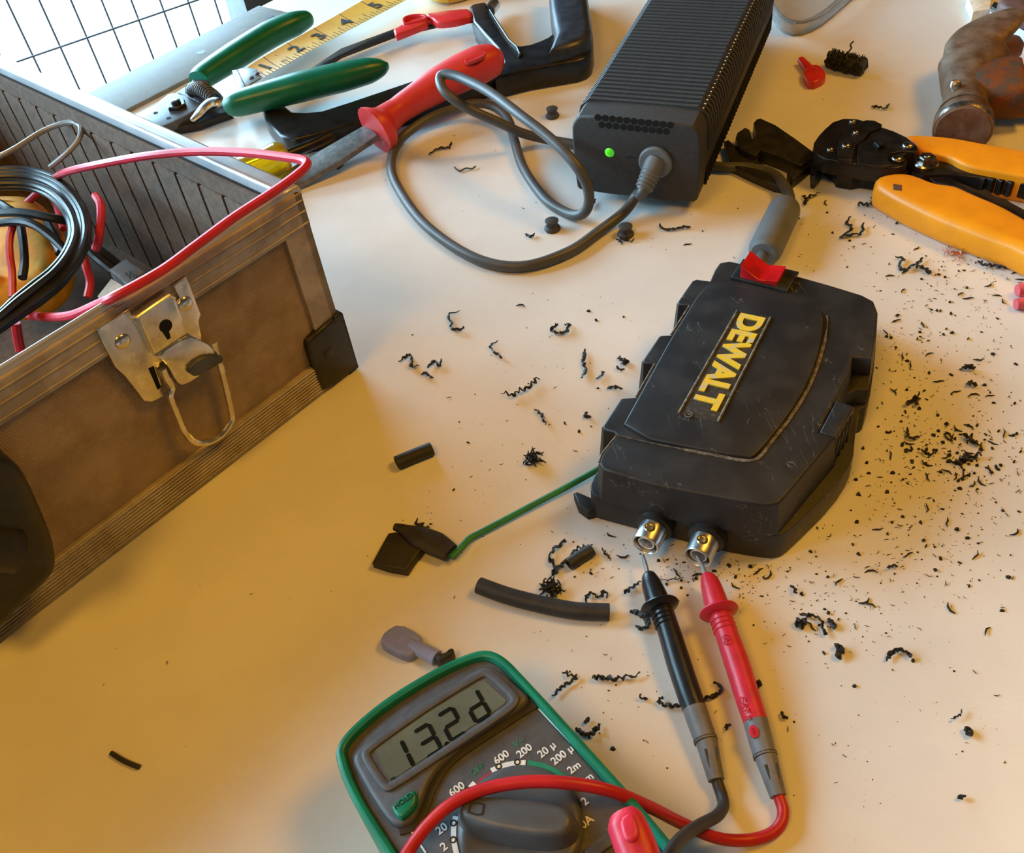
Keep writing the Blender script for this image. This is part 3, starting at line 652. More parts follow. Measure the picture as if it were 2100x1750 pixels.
# ------------------------------------------------------------------ multimeter
MY = R(30.0); MX = Vector((math.cos(MY), math.sin(MY), 0)); MV = Vector((-MX.y, MX.x, 0))
c3 = crop(660, 1250, 3.281)
MZ = 31.0
mt = thing('multimeter', at(*c3(1250, 1450), MZ) - Z * MZ * MM, 'digital multimeter in a green holster reading 13.2 on its display', 'multimeter')
outl = pts([(85, 985), (88, 925), (130, 850), (230, 745), (420, 590), (700, 418), (900, 318), (1040, 268), (1120, 262), (1190, 285), (1260, 335), (1340, 420), (1500, 590), (1700, 810), (2000, 1140), (2160, 1320)], MZ, c3)
pr = outl[-1]; pl_ = at(*c3(330, 1500), MZ)
outl += [pr - MV * .055 - MX * .001, pr - MV * .080 - MX * .006, pl_ - MV * .072 + MX * .003, pl_ - MV * .045]
outl += pts([(330, 1500), (225, 1340), (130, 1140)], MZ, c3)
outl = chaikin(outl, 2)
hol = mk('holster', ring(outl, 2.9, MZ - .2, Z, 1.4), M['holster'], mt)
face_o = offset(ccw(outl, Z), Z, 2.5 * MM)
mk('body', slab([p - Z * .0022 for p in face_o], MZ - 3.5, 1.0), M['meter'], mt)
def mslab(lst, z, th, bev, mat, parent, rnd=1, name='part'):
    return mk(name, slab(pts(lst, z, c3), th, bev, Z, rnd), mat, parent)
FZm = MZ - 2.2
# upper display block and the groove under it
blk = mslab([(195, 1000), (230, 935), (440, 760), (700, 590), (930, 455), (1060, 385), (1120, 370), (1190, 400), (1290, 490), (1430, 605), (1200, 745), (1000, 880), (860, 985), (770, 1080), (700, 1200), (660, 1330), (600, 1440), (480, 1470), (330, 1260), (230, 1080)], MZ + .2, 3.5, 1.6, M['meter'], mt, 2, 'display_block')
mk('groove', tube(spline([at(*c3(x, y), FZm + .3) for x, y in [(1450, 615), (1230, 755), (1010, 900), (875, 1000), (790, 1095), (722, 1215), (680, 1330), (615, 1440), (520, 1475)]], 5), 2.0, 8, h=.7), M['meterd'], mt)
bz = [(245, 965), (330, 880), (700, 620), (1040, 412), (1100, 392), (1165, 415), (1320, 560), (1332, 610), (1290, 675), (900, 935), (500, 1200), (435, 1228), (390, 1200), (300, 1070)]
fr = mk('display_bezel', ring(chaikin(pts(bz, MZ + 1.2, c3), 2), 2.6, 2.0, Z, .8), M['meter'], blk)
mslab([(262, 968), (340, 890), (705, 635), (1040, 432), (1095, 415), (1150, 432), (1302, 570), (1310, 610), (1275, 660), (890, 920), (500, 1180), (445, 1205), (405, 1180)], MZ + .45, 1.2, 0, M['meter'], blk, 1, 'display_surround')
lcd = mslab([(355, 945), (720, 690), (1050, 490), (1095, 480), (1240, 612), (1225, 640), (860, 890), (500, 1130), (468, 1142), (440, 1120)], MZ + .6, .6, 0, M['lcd'], blk, 0, 'display')
def lsl(a, b, wd): 
    d = (b - a).normalized(); s = Z.cross(d) * (wd * MM)
    e = d * (wd * .8 * MM)
    return slab([a, a + e + s, b - e + s, b, b - e - s, a + e - s], .12, 0)
def digit(origin, xa, ya, w_, h_, segs):
    P6 = {'tl': origin + ya * h_, 'tr': origin + ya * h_ + xa * w_, 'ml': origin + ya * h_ * .5, 'mr': origin + ya * h_ * .5 + xa * w_, 'bl': origin, 'br': origin + xa * w_}
    S = {'a': ('tl', 'tr'), 'b': ('tr', 'mr'), 'c': ('mr', 'br'), 'd': ('bl', 'br'), 'e': ('ml', 'bl'), 'f': ('tl', 'ml'), 'g': ('ml', 'mr')}
    return join(*[lsl(P6[S[s][0]], P6[S[s][1]], .62) for s in segs])
xa = (at(*c3(1050, 795), MZ + .7) - at(*c3(580, 1090), MZ + .7)).normalized()
ya = (at(*c3(1060, 560), MZ + .7) - at(*c3(1130, 680), MZ + .7)).normalized()
DH = (at(*c3(500, 900), MZ + .7) - at(*c3(615, 1055), MZ + .7)).length
dg = lambda x, y: at(*c3(x, y), MZ + .72)
DWd = (dg(1140, 690) - dg(1045, 755)).length * .95
for (x, y, sg) in ((520, 1118, 'bc'), (708, 1000, 'abgcd'), (872, 885, 'abged'), (1040, 762, 'bgcde')):
    mk('digit', digit(dg(x, y), xa, ya, DWd, DH, sg), M['seg'], lcd)
mk('decimal_point', lathe([(.75, 0), (.75, .12)], dg(842, 908), Z, 10), M['seg'], lcd)
mk('unit_mark', put_text('m', dg(545, 1100) - xa * .003, xa, ya, Z, 1.4, 0, .1), M['seg'], lcd)
hb = mslab([(462, 1320), (500, 1285), (590, 1218), (625, 1212), (645, 1255), (622, 1330), (545, 1405), (505, 1392), (475, 1350)], MZ + 2.6, 3, 1.0, M['holster'], blk, 1, 'hold_button')
mk('button_letters', put_text('HOLD', at(*c3(548, 1290), MZ + 2.62), MX, MV, Z, 1.45, 0, .12), M['meterd'], hb)
# dial plate, markings
dc = at(*c3(1336, 1471), FZm); dc.z += .001
mk('dial_disc', lathe([(16.5, -2), (16.5, .4), (15.8, 1.2), (14.2, 1.6), (10, 1.0), (.05, .8)], dc, Z, 48), M['dial'], mt)
kx = (at(*c3(960, 1395), FZm + 4) - at(*c3(1580, 1480), FZm + 4)).normalized(); ky = Z.cross(kx)
kn = mk('dial_knob', slab(chaikin([dc + Z * .0078 + kx * (x * MM) + ky * (y * MM) for x, y in [(15.2, -2.2), (15.2, 2.2), (8, 4.4), (-8, 4.8), (-14.5, 2.8), (-14.5, -2.8), (-8, -4.8), (8, -4.4)]], 2), 7.2, 2.0, Z, taper=-1.4), M['dial'], mt)
mk('pointer', ring([dc + Z * .0080 + kx * (x * MM) + ky * (y * MM) for x, y in [(12.6, -1.3), (12.9, 1.2), (10.5, 1.7), (8.8, 1.4), (8.8, -1.4), (10.5, -1.7)]], .35, .25), M['meterd'], kn)
def arc(a0, a1, r0, r1, th=.2):
    n = max(3, int(abs(a1 - a0) / 5)); o = dc + Z * ((FZm + .05) * MM - dc.z)
    pt = lambda a, r: o + MX * (r * MM * math.cos(R(a))) + MV * (r * MM * math.sin(R(a)))
    A = [a0 + (a1 - a0) * k / n for k in range(n + 1)]
    return slab([pt(a, r0) + Z * th * MM for a in A] + [pt(a, r1) + Z * th * MM for a in A[::-1]], th, 0)
def ang(x, y):
    p = at(*c3(x, y), FZm) - dc; return math.degrees(math.atan2(p.dot(MV), p.dot(MX))), math.hypot(p.dot(MX), p.dot(MV)) / MM
A1, A2, A3, A4 = ang(1140, 1085)[0], ang(1372, 1028)[0], ang(1385, 1020)[0], ang(1690, 1240)[0]
RI, RO = 17.0, 18.4
mk('range_arc', arc(A1, A2, RI, RO), M['white'], mt)
mk('range_arc', arc(A3, A4, RI, RO), M['greenp'], mt)
mk('range_arc', arc(ang(1030, 1170)[0], ang(935, 1260)[0], RI, RO), M['white'], mt)
mk('range_arc', arc(A1 + 1, ang(1035, 1165)[0], RI, RO - 1), M['leadr'], mt)
mk('range_arc', arc(ang(870, 1390)[0] % 360, ang(905, 1650)[0] % 360 + 12, RI, RO), M['white'], mt)
for x, y in ((1187, 1052), (1315, 1016), (970, 1213), (868, 1440), (880, 1555)):
    a, r_ = ang(x, y); o = dc + Z * ((FZm + .25) * MM - dc.z) + MX * (17.9 * MM * math.cos(R(a))) + MV * (17.9 * MM * math.sin(R(a)))
    dd = mk('range_dot', lathe([(.95, 0), (.95, .12), (.55, .12), (.55, 0)], o, Z, 14, True), M['meterd'], mt)
for s, x, y, z_ in (('600', 1207, 995, 2.5), ('200', 1362, 952, 2.5), ('20 µ', 1515, 950, 2.5), ('200 µ', 1620, 985, 2.5), ('2m', 1695, 1065, 2.4), ('20m', 1765, 1155, 2.5), ('2', 1768, 1292, 2.5), ('10A', 1770, 1437, 2.6), ('600', 907, 1210, 2.5), ('20', 805, 1477, 2.5), ('2', 820, 1597, 2.5)):
    mk('range_number', put_text(s, at(*c3(x, y), FZm + .05), MX, MV, Z, z_ * .86, .02, .12), M['white'], mt)
mk('border_line', tube([at(*c3(1458, 668), FZm + .1), at(*c3(2065, 1305), FZm + .1)], .3, 6, h=.15), M['white'], mt)
mk('border_line', tube([at(*c3(600, 1490), FZm + .1), at(*c3(700, 1640), FZm + .1)], .3, 6, h=.15), M['white'], mt)
mk('jack_ridge', slab(pts([(1760, 1620), (1940, 1490), (1990, 1560), (1810, 1690)], FZm + 1.5, c3), 2, .6), M['dial'], mt)
for dx_, nm in ((20, 'V'), (6, 'COM'), (-8, '10A')):
    mk('jack', ring([pr - MV * .064 - MX * ((26 - dx_) * MM) + Z * (-.0012) + MX * (4.4 * MM * math.cos(a)) + MV * (4.4 * MM * math.sin(a)) for a in [k * math.pi / 10 for k in range(20)]], 1.0, 1.2), M['meterd'], mt)
# green mark blotches printed on the plate
mk('printed_mark', put_text('V~', at(*c3(1325, 895), FZm + .05), MX, MV, Z, 2.0, 0, .1), M['greenp'], mt)
mk('printed_mark', put_text('OFF', at(*c3(1045, 1080), FZm + .05), MX, MV, Z, 1.8, 0, .1), M['greenp'], mt)

# ------------------------------------------------------------------ small things around the middle
def hollow(P, r, wall=.7, n=16, h=None):
    V1, F1 = tube(P, r, n, False, h=h); V2, F2 = tube(P, r - wall if not isinstance(r, list) else [q - wall for q in r], n, False, h=(h - wall) if h else None)
    m = len(V1); k = len(P); Fc = F1 + [[i + m for i in q][::-1] for q in F2]
    for i in range(n):
        j = (i + 1) % n
        Fc += [[i, m + i, m + j, j], [(k - 1) * n + j, m + (k - 1) * n + j, m + (k - 1) * n + i, (k - 1) * n + i]]
    return V1 + V2, Fc
def shrink(lst, r, label, h=None):
    return tag(mk('heat_shrink_tube', hollow(spline([at(*p) for p in lst], 5), r, .55, 16, h), M['shrink']), label, 'heat-shrink tube')
shrink([(813, 950, 2.5), (848, 935, 2.5), (886, 920, 2.5)], 3.1, 'short straight black heat-shrink tube lying alone near the tool case', 2.5)
shrink([(982, 1201, 3.0), (1040, 1222, 3.0), (1110, 1240, 3.0), (1180, 1253, 3.0), (1250, 1256, 3.0)], 3.1, 'long curved black heat-shrink tube in front of the green wire', 2.9)
shrink([(1166, 1158, 2.2), (1190, 1142, 2.2), (1214, 1128, 2.2)], 2.4, 'stubby black heat-shrink tube among curled shavings', 2.1)
tag(mk('heat_shrink_tube', tube(spline([at(*p) for p in [(228, 1545, .9), (245, 1556, .9), (262, 1565, .9), (285, 1574, .9)]], 4), .85, 8), M['shrink']), 'tiny black sleeve offcut alone on bare table in front of the tool case', 'heat-shrink tube')
gw = thing('green_wire', at(985, 1090, 0), 'flat green wire with a black taped terminal, running under the drill case', 'wire')
mk('insulation', tube(spline([at(*p) for p in [(1262, 943, 4), (1230, 961, 4), (1160, 1000, 3), (1060, 1053, 2.2), (990, 1090, 2), (964, 1104, 2.2), (945, 1124, 3), (925, 1144, 3.2)]], 5), 1.35, 10, h=1.0), M['greenw'], gw)
c6 = crop(680, 880, 3.125)
mk('terminal_cover', slab(pts([(258, 852), (330, 720), (362, 665), (410, 655), (520, 700), (600, 740), (560, 790), (515, 850), (480, 905), (360, 885)], 4.0, c6), 3.6, .9), M['shrink'], gw)
mk('terminal_barrel', tube(spline([at(*c6(x, y), z) for x, y, z in [(405, 628, 4.5), (470, 648, 4.5), (560, 690, 4.2), (660, 735, 3.6), (760, 795, 3.2)]], 4), lerp_list([1.5, 2.4, 4.6, 5.2, 4.0], 4), 14, h=lerp_list([1.4, 1.7, 2.2, 2.4, 2.0], 4)), M['shrink'], gw)
bc = thing('spade_connector', at(845, 1320, 0), 'translucent blue spade connector with a black wire stub beside the meter', 'connector')
mk('housing', slab(pts([(390, 200), (420, 142), (520, 86), (660, 165), (680, 205), (665, 245), (610, 308), (560, 318), (400, 240)], 4.2, c3), 3.9, 1.2, Z, 1), M['bluec'], bc)
mk('barrel', tube([at(*c3(600, 238), 2.6), at(*c3(690, 285), 2.6), at(*c3(775, 330), 2.8)], [2.6, 2.8, 2.8], 14, h=[2.2, 2.5, 2.6]), M['bluec'], bc)
mk('wire_stub', slab(pts([(748, 315), (775, 288), (820, 290), (862, 252), (888, 258), (884, 300), (820, 335), (785, 355)], 5.5, c3), 4.5, 1.2, Z, 1), M['shrink'], bc)
fo = None
for x, y, lb in ((1133, 240, 'small black rubber plug foot beside the cord loop and red handle'), (1133, 471, 'small black rubber plug foot inside the big cord loop'), (1283, 483, 'small black rubber plug foot with shavings under it by the power brick')):
    o = at(x, y, 0)
    if fo is None:
        fo = thing('rubber_foot', o, lb, 'rubber foot', 'rubber plug feet')
        fb = mk('flange', lathe([(3.9, 0), (4.3, .8), (3.9, 1.8), (3.2, 2.4)], o, Z, 20), M['rubber'], fo)
        fs_ = mk('stem', lathe([(3.0, 2.2), (2.9, 4.6), (3.5, 5.0), (3.6, 5.6), (3.1, 5.9), (.05, 5.8)], o, Z, 20), M['rubber'], fo)
    else:
        r2 = fo.copy(); COL.objects.link(r2); r2.location = o; r2['label'] = lb
        for ch in (fb, fs_):
            q = ch.copy(); COL.objects.link(q); q.parent = r2
# bracket
c5 = crop(1480, 0, 3.126)
br = thing('plastic_bracket', at(1560, 320, 0), 'black forked plastic bracket between the power brick and crimping pliers', 'bracket')
mk('notched_plate', slab(pts([(205, 785), (225, 762), (250, 757), (345, 800), (470, 885), (588, 972), (600, 1005), (505, 1062), (380, 1005), (250, 960), (215, 998), (130, 960), (90, 880), (100, 850), (150, 815), (180, 830), (195, 888), (218, 888), (222, 855)], 8, c5), 7.6, .6), M['blackp'], br)
mk('lower_arm', slab(pts([(15, 905), (45, 895), (90, 935), (160, 965), (250, 1040), (390, 1130), (425, 1195), (340, 1180), (200, 1120), (55, 1050), (30, 960)], 5, c5), 4.8, .6), M['blackp'], br)
mk('strut', slab(pts([(420, 1108), (575, 1000), (602, 1030), (455, 1152)], 6, c5), 5.6, .6), M['blackp'], br)
mk('side_lug', slab(pts([(574, 1040), (650, 1060), (640, 1085), (600, 1138), (578, 1130)], 7, c5), 6.8, .5), M['blackp'], br)

# ------------------------------------------------------------------ crimping pliers with orange grips
c4 = crop(1620, 200, 4.375)
cp = thing('crimping_pliers', at(1850, 330, 0), 'black crimping pliers with bright orange plastic grips', 'pliers')
mk('lower_jaw', slab(pts([(215, 520), (330, 590), (400, 640), (430, 690), (560, 712), (640, 695), (800, 720), (1000, 700), (1090, 660), (1060, 600), (700, 540), (300, 480)], 8, c4), 7.4, .8), M['plier'], cp)
hd_ = mk('head_plate', slab(pts([(215, 400), (255, 340), (310, 280), (380, 218), (480, 184), (600, 188), (700, 215), (830, 262), (940, 300), (1050, 352), (1140, 425), (1155, 462), (1125, 498), (1040, 505), (1015, 520), (1058, 560), (1040, 612), (950, 634), (800, 628), (620, 600), (450, 568), (330, 548), (255, 520), (215, 480)], 17, c4), 8.5, 1.0), M['plier'], cp)
mk('cam_plate', slab(pts([(478, 292), (550, 252), (680, 198), (760, 202), (828, 236), (820, 262), (720, 300), (650, 385), (592, 420), (570, 500), (560, 565), (432, 545), (425, 430), (450, 345)], 19, c4), 2.2, .8), M['plier'], hd_)
mk('link_plate', slab(pts([(600, 410), (690, 380), (720, 320), (830, 272), (940, 305), (1050, 358), (1140, 430), (1150, 465), (1120, 492), (1010, 480), (900, 500), (880, 560), (930, 605), (800, 622), (600, 585)], 18, c4), 1.2, .5), M['plier'], hd_)
for x, y, r_, z_ in ((560, 220, 2.0, 17), (590, 320, 1.7, 19), (505, 432, 2.5, 19), (360, 470, 2.1, 17), (1060, 432, 3.0, 18), (962, 550, 2.8, 18)):
    mk('rivet', join(domef(at(*c4(x, y), z_), Z, r_, 1.5), lathe([(r_ + .5, -.2), (r_ + .5, .35)], at(*c4(x, y), z_), Z, 18)), M['rivet'], hd_)
p = at(*c4(800, 440), 18.4); mk('roll_pin', tube([p - MV * .002 - MX * .001, p + MV * .0025 + MX * .001], 1.9, 12), M['plier'], hd_)
pv = at(*c4(1220, 585), 12)
bo = mk('pivot_bolt', join(lathe([(6.3, -8), (6.3, 0), (5.6, .8)], pv, Z, 24), lathe([(4.3, .5), (4.3, 3.2), (3.6, 3.8)], pv, Z, 6), domef(pv + Z * .0036, Z, 2.0, .9)), M['rivet'], cp)
up_m = [(1080, 560), (1150, 500), (1330, 520), (1500, 565), (1700, 625), (2100, 695), (2700, 800), (2700, 900), (2150, 790), (2030, 750), (1985, 770), (1940, 740), (1900, 752), (1860, 725), (1820, 738), (1770, 718), (1745, 730), (1700, 712), (1380, 680), (1200, 690), (1100, 640)]
mk('inner_arm', slab(pts(up_m, 11, c4), 8, .8), M['plier'], cp)
lo_m = [(1190, 660), (1380, 690), (1550, 765), (1690, 828), (1760, 815), (1790, 838), (1840, 880), (1940, 905), (1990, 940), (2100, 1000), (2700, 1330), (2700, 1420), (2100, 1090), (1500, 800), (1300, 760)]
mk('inner_arm', slab(pts(lo_m, 9, c4), 8, .8), M['plier'], cp)
gu = mk('grip', slab(pts([(1030, 338), (1100, 330), (1200, 332), (1450, 350), (1700, 398), (2100, 470), (2700, 590), (2700, 800), (2100, 700), (1700, 628), (1610, 606), (1520, 570), (1440, 520), (1300, 496), (1180, 480), (1130, 420)], 15, c4), 14.8, 2.0, Z, 1, bot=1.5, seg=4), M['orange'], cp)
gl = mk('grip', slab(pts([(762, 735), (778, 695), (850, 668), (950, 655), (1060, 658), (1150, 680), (1300, 742), (1420, 758), (1510, 772), (1650, 838), (1900, 940), (2100, 1050), (2700, 1400), (2700, 1700), (2100, 1345), (1700, 1205), (1300, 1048), (1000, 905), (830, 810), (772, 772)], 15, c4), 14.8, 4.5, Z, 1, bot=4, seg=4), M['orange'], cp)
mk('grip_slot', slab(pts([(925, 775), (1005, 785), (1003, 838), (930, 822)], 15.1, c4), .6), M['brown'], gl)

# ------------------------------------------------------------------ claw hammer
ch = crop(1880, 0, 5.468)
hm = thing('claw_hammer', at(1990, 190, 0), 'rusty claw hammer lying on its side behind the orange grips', 'hammer')
def csweep(lst, mat, name, parent, n=4, seg=16, sq=1.0):
    Pp = spline([at(*ch(a, b), z) for a, b, z, _, _ in lst], n)
    return mk(name, tube(Pp, lerp_list([q[3] for q in lst], n), seg, h=lerp_list([q[4] for q in lst], n), sq=sq, up=Z), mat, parent)
f0_ = at(*ch(518, 1440), 14.6); f1_ = at(*ch(528, 1330), 15)
fax = (f1_ - f0_).normalized()
mk('striking_face', lathe([(12.8, -3.0), (13.9, -2.2), (14.4, 0), (14.4, 6.5), (13.7, 8.5)], f0_, fax, 36), M['rust'], hm)
mk('face_rim', lathe([(13.6, -2.3), (14.2, -2.25), (14.75, -.4), (14.75, 1.6), (14.3, 2.0)], f0_, fax, 36), M['worn'], hm)
csweep([(522, 1330, 15, 13.6, 13.6), (535, 1200, 15, 11.4, 11.4), (545, 1080, 15, 11.0, 11.0), (575, 930, 16, 14.5, 12.5), (640, 790, 17, 19, 13), (690, 660, 18, 18, 12), (720, 570, 19, 13, 10.5), (735, 510, 20, 7, 7)], M['rust'], 'head', hm, 4, 24)
csweep([(575, 720, 19, 13, 10), (620, 580, 22, 15, 8), (715, 440, 25, 14.5, 6), (850, 325, 28, 12.5, 4.5), (975, 240, 30, 10.5, 3.2), (1065, 175, 31.5, 8.0, 2.2), (1138, 120, 32.2, 5, 1.2)], M['rust'], 'claw', hm, 4, 16, .8)
csweep([(760, 670, 12, 13, 8), (850, 590, 10.5, 14, 6.5), (940, 525, 9.5, 13, 5), (1030, 470, 8.5, 9.5, 3.4), (1108, 415, 8, 3.0, 1.2)], M['rust2'], 'claw', hm, 4, 16, .8)
csweep([(560, 950, 15.5, 16, 11), (700, 965, 15.5, 20, 12), (900, 980, 15.5, 21.5, 12.5), (1060, 985, 15.5, 21.5, 12.5), (1128, 988, 15.5, 21, 12.2), (1138, 988, 15.5, 19, 11)], M['rust2'], 'eye', hm, 4, 24, .75)
_n = (CAMP - at(*ch(430, 1000), 24)).normalized()
mk('worn_patch', slab([onpl(*ch(x, y), at(*ch(430, 1000), 25.5), _n) for x, y in [(385, 905), (440, 885), (505, 920), (495, 1010), (440, 1080), (390, 1060), (362, 985)]], 4.0, 1.0, _n, 1), M['worn'], hm)
csweep([(1100, 1000, 15, 11, 9.5), (1250, 1010, 14, 10.5, 9.5), (1700, 1040, 13, 12, 11), (2600, 1130, 13.5, 13, 12), (3800, 1260, 14.5, 15, 13.5), (4800, 1380, 14.5, 14, 13.5)], M['filem'], 'handle', hm, 4, 16)

# ------------------------------------------------------------------ things at the far right edge
lvl = thing('bar_clamp', at(2075, 40, 0), 'black and chrome bar with a brown grip, behind the hammer claw', 'bar')
mk('bar', slab(pts([(2032, 12), (2040, 2), (2180, 78), (2170, 92)], 9, None), 9, .5), M['blackp'], lvl)
mk('chrome_side', slab(pts([(2030, 24), (2033, 10), (2176, 88), (2172, 104)], 7.5, None), 7.5, .4), M['alu'], lvl)
mk('grip', slab(pts([(2046, 2), (2056, -14), (2140, -6), (2150, 40), (2098, 26), (2072, 18)], 18, None), 9, 3, Z, 1), M['brown'], lvl)
tag(mk('beige_block', slab(pts([(1984, -6), (1996, 24), (2030, 18), (2036, -12), (2010, -40)], 6, None), 6, .4), M['beige']), 'small beige block behind the hammer beside the chrome bar', 'block')
tag(mk('pink_connector', tube([at(2086, 596, 3.2), at(2102, 594, 3.2), at(2130, 590, 3.2)], [2.6, 3.2, 3.2], 14), M['pink']), 'pink wire connector sleeve beyond the shavings, nearer the orange grips', 'connector', 'pink connector sleeves')
tag(mk('pink_connector', tube([at(2083, 624, 2.8), at(2100, 622, 2.8), at(2130, 622, 2.8)], [2.4, 2.8, 2.8], 14), M['pink']), 'pink wire connector sleeve beyond the shavings, farther from the orange grips', 'connector', 'pink connector sleeves')
rc = thing('crimp_terminal', at(1668, 155, 0), 'small red insulated crimp terminal next to a fuzzy black roll', 'crimp terminal')
mk('hood', slab(pts([(520, 450), (565, 412), (625, 410), (668, 455), (665, 495), (575, 532), (535, 495)], 5, c5), 4.8, 1.2, Z, 1), M['redc'], rc)
mk('sleeve', tube([at(*c5(508, 385), 3), at(*c5(545, 425), 3), at(*c5(580, 470), 3)], [2.4, 3.0, 3.4], 12, h=[2.2, 2.6, 2.6]), M['redc'], rc)
# clear tray corner
tr = thing('clear_tray', at(1660, -20, 0), 'corner of a clear plastic tray standing behind the power brick', 'plastic tray')
to = chaikin(pts([(1585, 30), (1655, 51), (1745, -22), (1850, -120), (1700, -170), (1560, -90)], 10, None), 2)
mk('wall', ring(to, 1.4, 9.9, Z, .4), M['clear'], tr)
mk('rim', ring(offset(ccw(to, Z), Z, -.0022), 3.4, 1.2, Z, .4), M['clear'], tr)
mk('base', slab([p - Z * .0088 for p in to], 1.0), M['clear'], tr)

# ------------------------------------------------------------------ tools at the far left of the table
st = thing('steel_straightedge', at(350, 120, 0), 'flat grey steel bar lying along the far table edge under the pliers', 'steel bar')
mk('bar', slab(pts([(120, 222), (180, 191), (357, 100), (531, 11), (602, 28), (420, 142), (247, 231), (160, 276)], 3, None), 2.8, .4), M['steel'], st)
for x, y in ((553, 33), (412, 107)): mk('hole', lathe([(3.6, 0), (3.6, .12)], at(x, y, 3), Z, 18), M['dsteel'], st)

cw = crop(280, 100, 5.25); ct = crop(380, 0, 3.0)
ws = thing('wire_strippers', at(450, 170, 0), 'wire strippers with long green grips, spring and shiny latch', 'wire strippers')
mk('jaw', slab(pts([(-140, 880), (0, 762), (70, 735), (185, 655), (225, 580), (330, 492), (385, 474), (520, 500), (690, 586), (650, 650), (520, 722), (390, 792), (240, 850), (90, 900), (-60, 960)], 10, cw), 5, .6), M['dsteel'], ws)
mk('jaw', slab(pts([(240, 790), (420, 700), (640, 610), (760, 610), (920, 575), (1010, 600), (1030, 670), (820, 740), (660, 800), (400, 850), (250, 860)], 6, cw), 5, .6), M['plier'], ws)
mk('tang', slab(pts([(440, 462), (560, 385), (600, 330), (700, 290), (760, 350), (780, 430), (700, 585), (640, 560), (520, 498)], 9, cw), 5, .6), M['dsteel'], ws)
mk('tang', slab(pts([(570, 290), (640, 240), (720, 260), (760, 340), (720, 400), (610, 360)], 15, cw), 7, 1.0), M['dsteel'], ws)
bp_ = at(*cw(440, 625), 10)
mk('pivot_bolt', join(lathe([(6.6, -.5), (6.6, 1.8), (5.8, 2.4)], bp_, Z, 6), lathe([(3.2, 2.2), (3.0, 4.2), (2.2, 4.6)], bp_, Z, 16)), M['plier'], ws)
for x, y in ((545, 432), (345, 745), (205, 690)): mk('notch', lathe([(1.5, 0), (1.5, .1)], at(*cw(x, y), 10.1 if x != 545 else 9.1), Z, 12), M['hole'], ws)
s0_, s1_ = at(*cw(600, 450), 11), at(*cw(860, 560), 13)
sd_ = (s1_ - s0_); sn = sd_.normalized(); sa = sn.cross(Z).normalized(); sb = sa.cross(sn)
mk('spring', tube([s0_ + sd_ * (k / 150) + sa * (4.6 * MM * math.cos(k * .62)) + sb * (4.6 * MM * math.sin(k * .62)) + Z * .004 * math.sin(math.pi * k / 150) for k in range(151)], .75, 6), M['dsteel'], ws)
mk('latch', tube(spline([at(*cw(x, y), z) for x, y, z in [(600, 770, 12), (660, 710, 13), (720, 640, 15), (800, 580, 16), (870, 575, 16), (905, 600, 15)]], 5), lerp_list([2.0, 3.2, 3.6, 4.2, 4.0, 2.5], 5), 12, h=lerp_list([1.2, 1.6, 1.9, 2.2, 2.0, 1.5], 5)), M['nickel'], ws)
mk('tang', slab(pts([(965, 500), (1050, 455), (1100, 500), (1080, 600), (1000, 600), (960, 560)], 19, cw), 9, 1.0), M['nickel'], ws)
def grip(lst):
    return tube(spline([at(x, y, z) for x, y, z, _, _ in lst], 5), lerp_list([q[3] for q in lst], 5), 20, h=lerp_list([q[4] for q in lst], 5), sq=.85, up=Z)
mk('grip', grip([(408, 166, 14, 7.0, 6.5), (424, 152, 14, 8.2, 7.5), (485, 113, 14, 9.5, 8.5), (552, 72, 14, 9.8, 8.5), (603, 49, 14, 8.6, 8.0), (632, 38, 14, 5.5, 5.5), (639, 35, 14, 2, 2)]), M['greenh'], ws)
mk('grip', grip([(478, 216, 18, 6.4, 6), (494, 211, 19, 8, 7.5), (613, 179, 21.5, 10, 8.5), (697, 159, 21.5, 9.8, 8.5), (755, 145, 21, 8.2, 7.5), (783, 138, 21, 5.2, 5), (796, 134, 21, 1.5, 2)]), M['greenh'], ws)

# tape measure
tm = thing('tape_measure', at(900, -20, 0), 'yellow tape measure blade showing inches one to five', 'tape measure')
lo_e = [(462, 487), (540, 443), (740, 328), (880, 252), (1040, 166), (1200, 82), (1350, 2), (1480, -66), (1600, -128)]
up_e = [(372, 418), (440, 372), (620, 268), (760, 190), (920, 100), (1060, 20), (1200, -58), (1330, -128), (1450, -190)]
nb = 8; Lp = spline([at(*ct(*p), 14) for p in lo_e], 4); Upp = spline([at(*ct(*p), 14) for p in up_e], 4)
V = []; Fc = []; m_ = 7
def bladept(i, f, dz=0):
    a, b = Lp[i], Upp[i]
    return a + (b - a) * f + Z * (MM * (-.7 * (1 - (2 * f - 1) ** 2) + dz))
for i in range(len(Lp)):
    for k in range(m_): V.append(bladept(i, k / (m_ - 1)))
for i in range(len(Lp)):
    for k in range(m_): V.append(bladept(i, k / (m_ - 1), -.25))
nl = len(Lp)
for i in range(nl - 1):
    for k in range(m_ - 1):
        q = [i * m_ + k, (i + 1) * m_ + k, (i + 1) * m_ + k + 1, i * m_ + k + 1]
        Fc += [q, [j + nl * m_ for j in q][::-1]]
bl_ = mk('blade', (V, Fc), M['tape'], tm, 60)
def blade_uv(x, y):
    """picture point -> (index along the blade, fraction across)"""
    p = at(*ct(x, y), 12.5); best = None
    for i in range(nl):
        a, b = Lp[i], Upp[i]; d = b - a; f = (p - a).dot(d) / d.dot(d); e = (a + d * f - p).length
        if best is None or e < best[0]: best = (e, i, f)
    return best
def tdir(i): return (Lp[min(i + 1, nl - 1)] - Lp[max(i - 1, 0)]).normalized()
